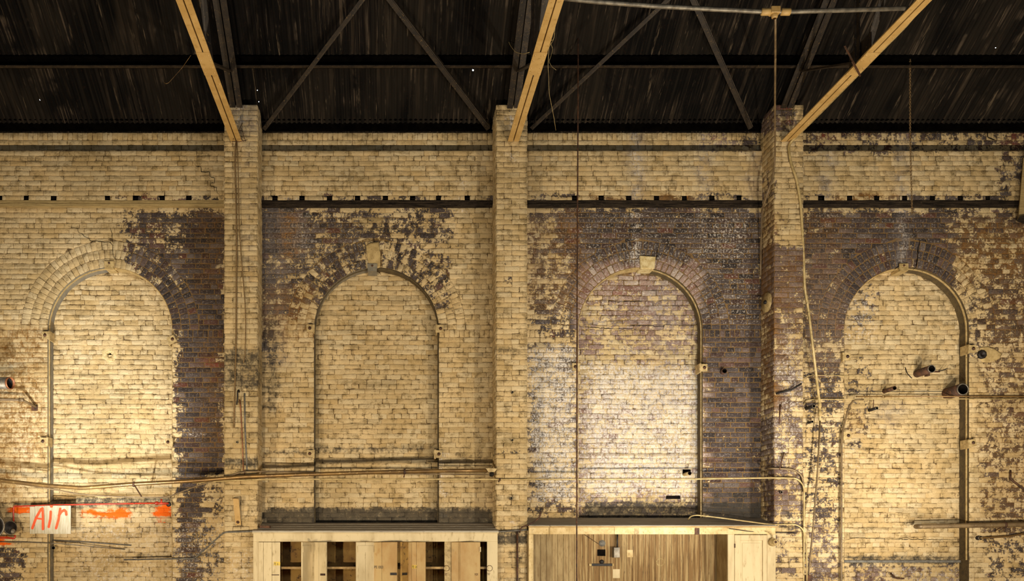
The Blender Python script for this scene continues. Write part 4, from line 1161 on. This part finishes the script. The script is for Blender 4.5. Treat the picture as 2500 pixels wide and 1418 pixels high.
# below the sign: rods at the wall
pipe('rod', [(-40,1322,.05),(60,1323,.05),(150,1327,.04),(305,1341,-.14)], .006, 'galvanised', 'long thin grey rod slanting below the sign', 'rod')
pipe('wire', [(118,1318,-.17),(200,1322,-.17),(320,1331,-.17)], .008, 'grey_bar', 'rough grey line of cable across the bricks below the sign', 'cable')
pipe('pipe', [(116,1100,-.1),(116,1240,-.1),(117,1418,-.1),(117,1540,-.1)], .014, 'grey_bar', 'grey pipe running down the left jamb of the leftmost arch behind the sign', 'pipe')

# hanging things in the open hall
tag(MB().tube([P(1412,-60,1.0), P(1411,300,1.0), P(1409,700,1.0), P(1408,1100,1.0), P(1408,1418,1.0), P(1408,1560,1.0)], .009, 8).build('hanging_rod', M['rust_iron']), 'thin brown rod hanging straight down in front of the third arch', 'rod')
# chain
mb = MB()
x0, y0, z0 = P(2222, 134, .8); z1 = P(0, 546, .5)[2]
n = 92
for i in range(n):
    t_ = i / n
    z = z0 + (z1 - z0) * t_; x = P(2222.5 + 5 * max(0, t_-.55) * 1.6, 0, .8 - .3 * t_)[0] if False else x0 + .05 * max(0, t_ - .5)
    y = y0
    v = (0, 1) if i % 2 else (1, 0)
    l = (z0 - z1) / n * .72
    ring = [(x + v[0]*.010*math.cos(a), y + v[1]*.010*math.cos(a), z + l*math.sin(a)) for a in [2*PI*k/8 for k in range(9)]]
    mb.tube(ring, .0035, 5, False)
tag(mb.build('chain', M['rope']), 'rusty chain hanging from the purlin over the rightmost arch', 'chain')
pipe('wire', [(1355,-20,1.5),(1355,70,1.3),(1352,95,1.2),(1346,100,1.2),(1345,85,1.2),(1350,74,1.2),(1355,80,1.2),(1351,98,1.2),(1340,115,1.1),(1338,160,1.0),(1341,230,.8),(1352,285,.5),(1357,318,.3)], .003, 'conduit_cream', 'thin pale looped wire dangling right of the middle truss chord', 'wire', .02, seg=6)
pipe('wire', [(1237,85,.9),(1245,110,1.0),(1258,127,1.1),(1275,132,1.2),(1292,128,1.4)], .0035, 'conduit_cream', 'short pale wire curving to the left of the middle truss chord', 'wire', .05, seg=6)
pipe('wire', [(1344,105,1.15),(1350,120,1.1),(1344,140,1.1),(1340,150,1.1),(1347,163,1.1),(1358,171,1.1)], .0025, 'conduit_cream', 'small frayed wire tail beside the looped wire', 'wire', .03, seg=6)
pipe('wire', [(400,200,1.0),(405,205,1.0),(412,202,1.0),(445,165,1.0),(466,135,1.2)], .003, 'bronze_pipe', 'thin hooked wire hanging left of the left truss chord', 'wire', .02, seg=6)
# slanting timber at the right edge
t = empty('timber_post', P(2487, 545, .1), 'dark slanting timber post cut by the right edge under the roof', 'post')
mb = MB()
mb.add([P(2497,385,.0), P(2540,385,.0), P(2540,540,.0), P(2483,540,.0), P(2499,385,.2), P(2540,385,.2), P(2540,540,.2), P(2486,540,.2)], [(0,1,2,3),(7,6,5,4),(0,4,5,1),(1,5,6,2),(2,6,7,3),(3,7,4,0)])
mb.build('board', M['timber_cream'], t)
MB().add([P(2482,540,.0), P(2489,528,.0), P(2540,520,.0), P(2540,560,.0), P(2482,540,.24), P(2489,528,.24), P(2540,520,.24), P(2540,560,.24)], [(0,1,2,3),(7,6,5,4),(0,4,5,1),(1,5,6,2),(2,6,7,3),(3,7,4,0)]).build('foot', M['old_timber'], t)

# sill in the rightmost arch
mb = MB(); c = ARCH[3]; zz = P(0,1371,-REC)[2]
mb.box(c - R, c + R, REC - .035, REC, zz - .012, zz + .022)
tag(mb.build('window_sill', M['grey_bar'], None, .004), 'worn grey sill closing the bottom of the rightmost arch', 'sill')
mb = MB(); c = ARCH[0]; zz = P(0,1226,-REC)[2]

# ================================================================ lockers between the left and middle pilasters
LF = .50                                                   # front plane
def lx(px, d=LF): return (px - CX) * (D0 - d) / F
def lz(py, d=LF): return CZ + (CY - py) * (D0 - d) / F
bank = empty('locker_bank', (-.17, -LF, 0), 'long cream wooden locker bank with doors ajar between two pilasters', 'lockers')
x0, x1 = lx(618), lx(1215)
bx0, bx1 = -1.712, 1.392
zt, zf = lz(1302), lz(1322)
mb = MB(); mb.box(bx0, bx1, -.02, .0, 0, zt - .02); mb.box(bx0, bx0 + .02, -LF + .03, -.02, 0, zt - .02); mb.box(bx1 - .02, bx1, -LF + .03, -.02, 0, zt - .02); mb.box(bx0, bx1, -LF + .03, -.02, .08, .1)
for z in np.arange(.2, zt, .14): mb.box(bx0 + .02, bx1 - .02, -.03, -.02, z, z + .135)
mb.build('carcass', M['locker_inside'], bank)
MB().box(x0, x1, -LF, -LF + .025, zf, zt).build('fascia', M['locker_paint'], bank, .003)
MB().box(x0 - .012, x1 + .012, -LF - .014, -LF + .01, zt, zt + .016).build('cornice', M['locker_paint'], bank, .003)
MB().box(x0, lx(632), -LF, -LF + .025, 0, zf).build('stile', M['locker_paint'], bank, .002)
MB().box(lx(1189), x1, -LF, -LF + .025, 0, zf).build('stile', M['locker_paint'], bank, .002)
# sloping dusty top made of boards
mb = MB()
zb = lz(1302) + .016
for k in range(4):
    ya, yb_ = -LF - .012 + (LF + .0) * k / 4, -LF - .012 + LF * (k + 1) / 4 - .008
    za, zb_ = zb + .03 * k, zb + .03 * (k + 1) - .004
    xa, xb = (x0 - .01, x1 + .01) if k == 0 else (bx0, bx1)
    mb.add([(xa, ya, za), (xb, ya, za), (xb, yb_, zb_), (xa, yb_, zb_), (xa, ya, za + .02), (xb, ya, za + .02), (xb, yb_, zb_ + .02), (xa, yb_, zb_ + .02)], [(3,2,1,0),(4,5,6,7),(0,1,5,4),(1,2,6,5),(2,3,7,6),(3,0,4,7)])
mb.build('top_boards', M['top_boards'], bank)
MB().bar((bx0 + .03, -.37, zb + .075), (bx0 + .16, -.40, zb + .07), .05, .03, (0, 1, 0)).build('loose_block', M['rust_iron'], bank)
for a in (757, 913, 1103): MB().box(lx(a) - .012, lx(a) + .012, -LF + .03, -.03, 0, zf).build('partition', M['locker_inside'], bank)
for a, b in ((bx0 + .02, lx(757) - .012), (lx(757) + .012, lx(913) - .012), (lx(913) + .012, lx(1103) - .012), (lx(1103) + .012, bx1 - .02)):
    z = lz(1386, .46)
    MB().box(a, b, -LF + .04, -.03, z - .015, z + .015).build('shelf', M['shelf_edge'], bank)
DOORH = zf - .006
def door(hx, fx, w_, mat, extra=None, vent=None, grooves=(.5,), lab=None):
    """hinge at pixel hx, free edge shown at fx, real width w_ swinging towards the hall"""
    # free edge x seen in the picture depends on depth; solve the angle
    X0 = lx(hx); sg = 1 if fx > hx else -1
    best = min((abs(CX + (X0 + sg * w_ * math.cos(t)) * F / (D0 - LF - w_ * math.sin(t)) - fx), t) for t in np.linspace(0, 1.57, 400))
    th = best[1]
    u = Vector((sg * math.cos(th), -math.sin(th), 0)); n = Vector((-math.sin(th) * sg, -math.cos(th), 0))
    if n.y > 0: n = -n
    o = Vector((X0, -LF - .002, .05))
    T = .022
    mb = MB()
    g = [0] + list(grooves) + [1]
    for a, b in zip(g, g[1:]):
        p0, p1 = o + u * (w_ * a + .0015), o + u * (w_ * b - .0015)
        q = [p0, p1, p1 + n * T, p0 + n * T]
        mb.add([*q, *[p + Vector((0, 0, DOORH - .05)) for p in q]], [(3,2,1,0),(4,5,6,7),(0,1,5,4),(1,2,6,5),(2,3,7,6),(3,0,4,7)])
    dd = mb.build('door', M[mat], bank, .002)
    def place(a, z): return o + u * (w_ * a) + n * (T + .001) + Vector((0, 0, z - .05))
    return u, n, place, dd
def flush(place, u, n, a0, a1, z0, z1, th, name, mat, par):
    q = [place(a0, z0), place(a1, z0), place(a1, z1), place(a0, z1)]
    MB().add([*q, *[p + n * th for p in q]], [(3,2,1,0),(4,5,6,7),(0,1,5,4),(1,2,6,5),(2,3,7,6),(3,0,4,7)]).build(name, M[mat], par)
fcurve = {}
def text(body, loc, u, n, size, mat, parent, name='lettering', sx=1.0):
    c = bpy.data.curves.new(name, 'FONT'); c.body = body; c.size = size; c.extrude = .0004
    o = bpy.data.objects.new(name, c); COL.objects.link(o)
    bpy.context.view_layer.update()
    me = bpy.data.meshes.new_from_object(o.evaluated_get(bpy.context.evaluated_depsgraph_get()))
    bpy.data.objects.remove(o); bpy.data.curves.remove(c)
    v = [tuple(Vector(loc) + u * p.co.x * sx + Vector((0, 0, 1)) * p.co.y + n * (p.co.z + .0006)) for p in me.vertices]
    f = [tuple(p.vertices) for p in me.polygons]
    bpy.data.meshes.remove(me)
    return MB().add(v, f).build(name, M[mat], parent)
# closed door at the far left
u, n, pl, dd = door(632, 685, .280, 'locker_paint', grooves=(.22, .62))
flush(pl, u, n, .70, 1.0, lz(1380) , lz(1371), .0008, 'number_sticker', 'label_yellow', dd)
text('PE 6', pl(.705, lz(1379.5)) + n * .001, u, n, .052, 'black_print', dd, 'printed_number', .62)
flush(pl, u, n, .60, .95, lz(1404), lz(1402), .003, 'hasp', 'rust_iron', dd)
u, n, pl, dd = door(757, 735, .27, 'locker_paint')
flush(pl, u, n, .30, 1.02, lz(1348), lz(1332), .012, 'vent_cover', 'locker_paint', dd)
u, n, pl, dd = door(758, 799, .27, 'locker_paint', grooves=(.55,))
flush(pl, u, n, .66, .95, lz(1404), lz(1399), .004, 'latch', 'rust_iron', dd)
flush(pl, u, n, .99, 1.03, lz(1348), lz(1332), .01, 'hinge', 'locker_paint', dd)
u, n, pl, dd = door(912, 868, .27, 'locker_paint', grooves=(.5,))
flush(pl, u, n, .06, .94, lz(1348), lz(1332), .010, 'vent_cover', 'locker_paint', dd)
u, n, pl, dd = door(914, 971, .33, 'locker_tan', grooves=(.35,))
text('PE 003', pl(.02, lz(1387)), u, n, .050, 'black_print', dd, 'printed_number', .95)
flush(pl, u, n, .72, .99, lz(1403), lz(1397), .006, 'hasp', 'black_iron', dd)
u, n, pl, dd = door(995, 977, .20, 'locker_inside', grooves=())
flush(pl, u, n, .3, .95, lz(1403), lz(1397), .006, 'hasp', 'black_iron', dd)
u, n, pl, dd = door(996, 1040, .25, 'locker_tan', grooves=(.25, .5))
flush(pl, u, n, .26, .52, lz(1387), lz(1379), .0008, 'number_sticker', 'label_yellow', dd)
text('PE 04', pl(.27, lz(1386.5)) + n * .001, u, n, .050, 'black_print', dd, 'printed_number', .6)
MB().box(lx(1085), lx(1103), -LF, -LF + .03, 0, zf).build('stile', M['cream_iron'], bank, .002)
MB().lathe((lx(1090), -LF, lz(1387)), (0, -1, 0), [(.036, 0), (.036, .004), (.03, .008), (0, .008)], 20).lathe((lx(1090), -LF, lz(1387)), (0, -1, 0), [(.037, 0), (.040, .006), (.036, .009), (.034, .004)], 20, 1).build('porthole_ring', [M['cream_iron'], M['rust_iron']], bank)
u, n, pl, dd = door(1103, 1173, .375, 'locker_tan', grooves=(.25, .29))
text('803', pl(-.08, lz(1346)) + n * .001, u, n, .045, 'cream_iron', dd, 'faded_number', 1.0)
text('101', pl(.80, lz(1404)) + n * .001, u, n, .045, 'rust_iron', dd, 'printed_number', .8)
flush(pl, u, n, .99, 1.03, lz(1347), lz(1335), .012, 'hinge', 'locker_paint', dd)
MB().lathe((lx(1195), -LF, lz(1387)), (0, -1, 0), [(.036, 0), (.036, .004), (.03, .008), (0, .008)], 20).lathe((lx(1195), -LF, lz(1387)), (0, -1, 0), [(.037, 0), (.040, .006), (.036, .009), (.034, .004)], 20, 1).build('porthole_ring', [M['locker_paint'], M['rust_iron']], bank)
X = Vector((1, 0, 0)); Yn = Vector((0, -1, 0))
text('97', Vector((lx(1190), -LF - .0008, lz(1404))), X, Yn, .045, 'rust_iron', bank, 'printed_number', .8)
text('81', Vector((lx(1086), -LF - .0008, lz(1404))), X, Yn, .045, 'rust_iron', bank, 'printed_number', .8)

# ================================================================ alcove cabinet between the middle and right pilasters
cab = empty('alcove_cabinet', (3.4, -LF, 0), 'open cream alcove cabinet lined with beadboard, a panelled door at its right end', 'cabinet')
cx0, cx1 = 1.80, 5.01
fx0, fx1 = lx(1291), lx(1894)
zt2, zu2 = lz(1287), lz(1304)
n0 = 40
mb = MB()
for a, b in ((fx0, lx(1500)), (lx(1500), lx(1700)), (lx(1700), fx1)):
    mb.box(a, b - .002, -LF, -LF + .03, zu2, zt2)
mb.build('fascia', M['cream_paint'], cab, .004)
MB().box(fx0 - .01, fx1 + .02, -LF - .02, -LF + .01, zt2, zt2 + .016).build('cornice', M['locker_tan'], cab, .003)
MB().box(lx(1549), lx(1560), -LF - .006, -LF, zu2, zt2 - .01).build('bracket_plate', M['cream_iron'], cab)
MB().box(lx(1696), lx(1707), -LF - .010, -LF, zu2 - .005, zt2 - .01).build('bracket_plate', M['rust_iron'], cab)
mb = MB()
for k in range(4):
    ya, yb_ = -LF - .012 + LF * k / 4, -LF - .012 + LF * (k + 1) / 4 - .004
    za, zb_ = zt2 + .012 + .028 * k, zt2 + .012 + .028 * (k + 1)
    xa, xb = (fx0, fx1) if k == 0 else (cx0, cx1)
    mb.add([(xa, ya, za), (xb, ya, za), (xb, yb_, zb_), (xa, yb_, zb_), (xa, ya, za + .014), (xb, ya, za + .014), (xb, yb_, zb_ + .014), (xa, yb_, zb_ + .014)], [(3,2,1,0),(4,5,6,7),(0,1,5,4),(1,2,6,5),(2,3,7,6),(3,0,4,7)])
mb.build('top_boards', M['top_boards'], cab)
MB().box(fx0, lx(1302), -LF, -LF + .03, 0, zu2).build('stile', M['cream_paint'], cab, .003)
BD = .10
def beads(xa, xb, mat, w0=.0745):
    mb = MB(); x = xa
    while x < xb - .01:
        e = min(x + w0 * rb.uniform(.96, 1.04), xb)
        mb.box(x + .0025, e - .0025, -BD, -BD + .012, 0, zt2)
        x = e
    mb.box(xa, xb, -BD + .010, -BD + .02, 0, zt2)
    mb.build('beadboard', M[mat], cab)
beads(cx0, lx(1408, BD), 'beadboard_cream'); beads(lx(1408, BD), lx(1766, BD), 'beadboard_worn')
mb = MB(); y = -LF + .03
while y < -BD: mb.box(cx0 + .0, cx0 + .012, y, min(y + .07, -BD), 0, zu2); y += .075
mb.build('side_boards', M['beadboard_cream'], cab)
MB().box(lx(1777), lx(1777) + .016, -LF + .03, -.02, 0, zu2).build('side_panel', M['beadboard_cream'], cab)
MB().box(lx(1777), lx(1793), -LF, -LF + .03, 0, zu2).build('stile', M['locker_paint'], cab, .003)
MB().box(lx(1873), fx1, -LF, -LF + .03, 0, zu2).build('stile', M['locker_paint'], cab, .003)
dd = MB()
dx0, dx1, dz = lx(1793.5), lx(1872.5), zu2 - .008
pz = lz(1319)
dd.box(dx0, lx(1808), -LF - .004, -LF + .022, .05, dz); dd.box(lx(1862), dx1, -LF - .004, -LF + .022, .05, dz); dd.box(lx(1808), lx(1862), -LF - .004, -LF + .022, pz, dz); dd.box(lx(1808), lx(1862), -LF - .004, -LF + .022, .05, .2)
dd = dd.build('door', M['locker_paint'], cab, .003)
MB().box(lx(1808), lx(1862), -LF + .010, -LF + .016, .2, pz).box(lx(1812.5), lx(1857.5), -LF + .004, -LF + .012, .24, lz(1325)).build('panel', M['locker_paint'], dd, .004)
MB().box(lx(1792), lx(1795), -LF - .009, -LF - .003, lz(1337), lz(1327)).build('hinge', M['rust_iron'], dd)
# hasp and bits left on the beadboard
def onboard(px0, px1, py0, py1, mat, name, lab, cat, th=.01, d=BD):
    return tag(MB().box(lx(px0, d), lx(px1, d), -d - th, -d, lz(py1, d), lz(py0, d)).build(name, M[mat], None, .003), lab, cat)
t = empty('bolt_bar', (lx(1470, .1), -.115, lz(1378, .1)), 'black horizontal bar with pale ends fixed on the alcove beadboard', 'bar')
MB().box(lx(1444,.1), lx(1494,.1), -.115, -.102, lz(1381.5,.1), lz(1375.5,.1)).build('bar', M['black_iron'], t, .002)
MB().box(lx(1438,.1), lx(1444,.1), -.115, -.102, lz(1381,.1), lz(1376,.1)).build('end_tab', M['stone_cream'], t)
MB().box(lx(1494.5,.1), lx(1498,.1), -.115, -.102, lz(1381.5,.1), lz(1375.5,.1)).build('end_tab', M['stone_cream'], t)
MB().lathe((lx(1469,.1), -.102, lz(1371,.1)), (0, -1, 0), [(.03, 0), (.028, .014), (.012, .022), (0, .022)], 12).build('knob', M['black_iron'], t)
onboard(1458, 1478, 1341, 1357, 'flat_black', 'burnt_plate', 'black square plate left of the switch box in the alcove', 'plate', .004)
tag(MB().lathe((lx(1470,.1), -.1, lz(1326,.1)), (0, -1, 0), [(.045, 0), (.043, .006), (0, .007)], 18).build('round_plate', M['grey_bar']), 'round grey plate above the black square plate', 'plate')
t = empty('switch_box', (lx(1506,.2), -.2, lz(1349,.2)), 'grey metal switch box on the alcove beadboard', 'box')
MB().box(lx(1499,.2), lx(1513.5,.2), -.2, -.1, lz(1361,.2), lz(1336,.2)).build('body', M['galvanised'], t, .003)
MB().tube([(lx(1507,.15), -.15, lz(1337,.15)), (lx(1507,.15), -.15, lz(1300,.15))], .012, 8).build('conduit', M['black_iron'], t)
onboard(1530, 1545, 1342, 1360, 'cream_paint', 'paint_plate', 'faint cream plate right of the switch box', 'plate', .004)
onboard(1496, 1513, 1389, 1411, 'locker_paint', 'paper_square', 'pale square plate at the bottom of the alcove', 'plate', .003)
mb = MB(); c = Vector((lx(1612,.1), -.101, lz(1372,.1)))
mb.tube([c + Vector((math.cos(a), 0, math.sin(a))) * .052 for a in [2*PI*k/24 for k in range(25)]], .003, 5, False)
mb.tube([c + Vector((math.cos(a), 0, math.sin(a))) * .044 for a in [2*PI*k/24 for k in range(25)]], .0025, 5, False)
tag(mb.build('ring_mark', M['stone_cream']), 'pale double ring on the worn beadboard', 'ring')
tag(MB().tube([(lx(1426,.12), -.12, lz(1304,.12)), (lx(1462,.11), -.108, lz(1328,.11))], .003, 5).build('cord', M['rust_iron']), 'thin diagonal cord from the fascia to the round grey plate', 'cord')
# bell at the right corner
t = empty('alarm_bell', P(1888, 1322, .55), 'round cream bell or lamp socket at the right corner of the alcove cabinet', 'bell')
MB().lathe(P(1884, 1323, .50), (.18, -1, .0), [(.05, -.01), (.056, .03), (.05, .045), (.034, .05), (.034, .08), (.026, .09), (.018, .085), (0, .07)], 22).build('housing', M['cream_iron'], t)
MB().lathe(P(1884, 1323, .50), (.18, -1, .0), [(.018, .072), (.017, .088), (0, .088)], 12).build('centre', M['rust_iron'], t)
MB().tube(fillet([P(1886,1314,.52), P(1886,1306,.53), P(1880,1299,.53), P(1870,1297,.53)], .04), .006, 6).build('lead', M['cream_iron'], t)
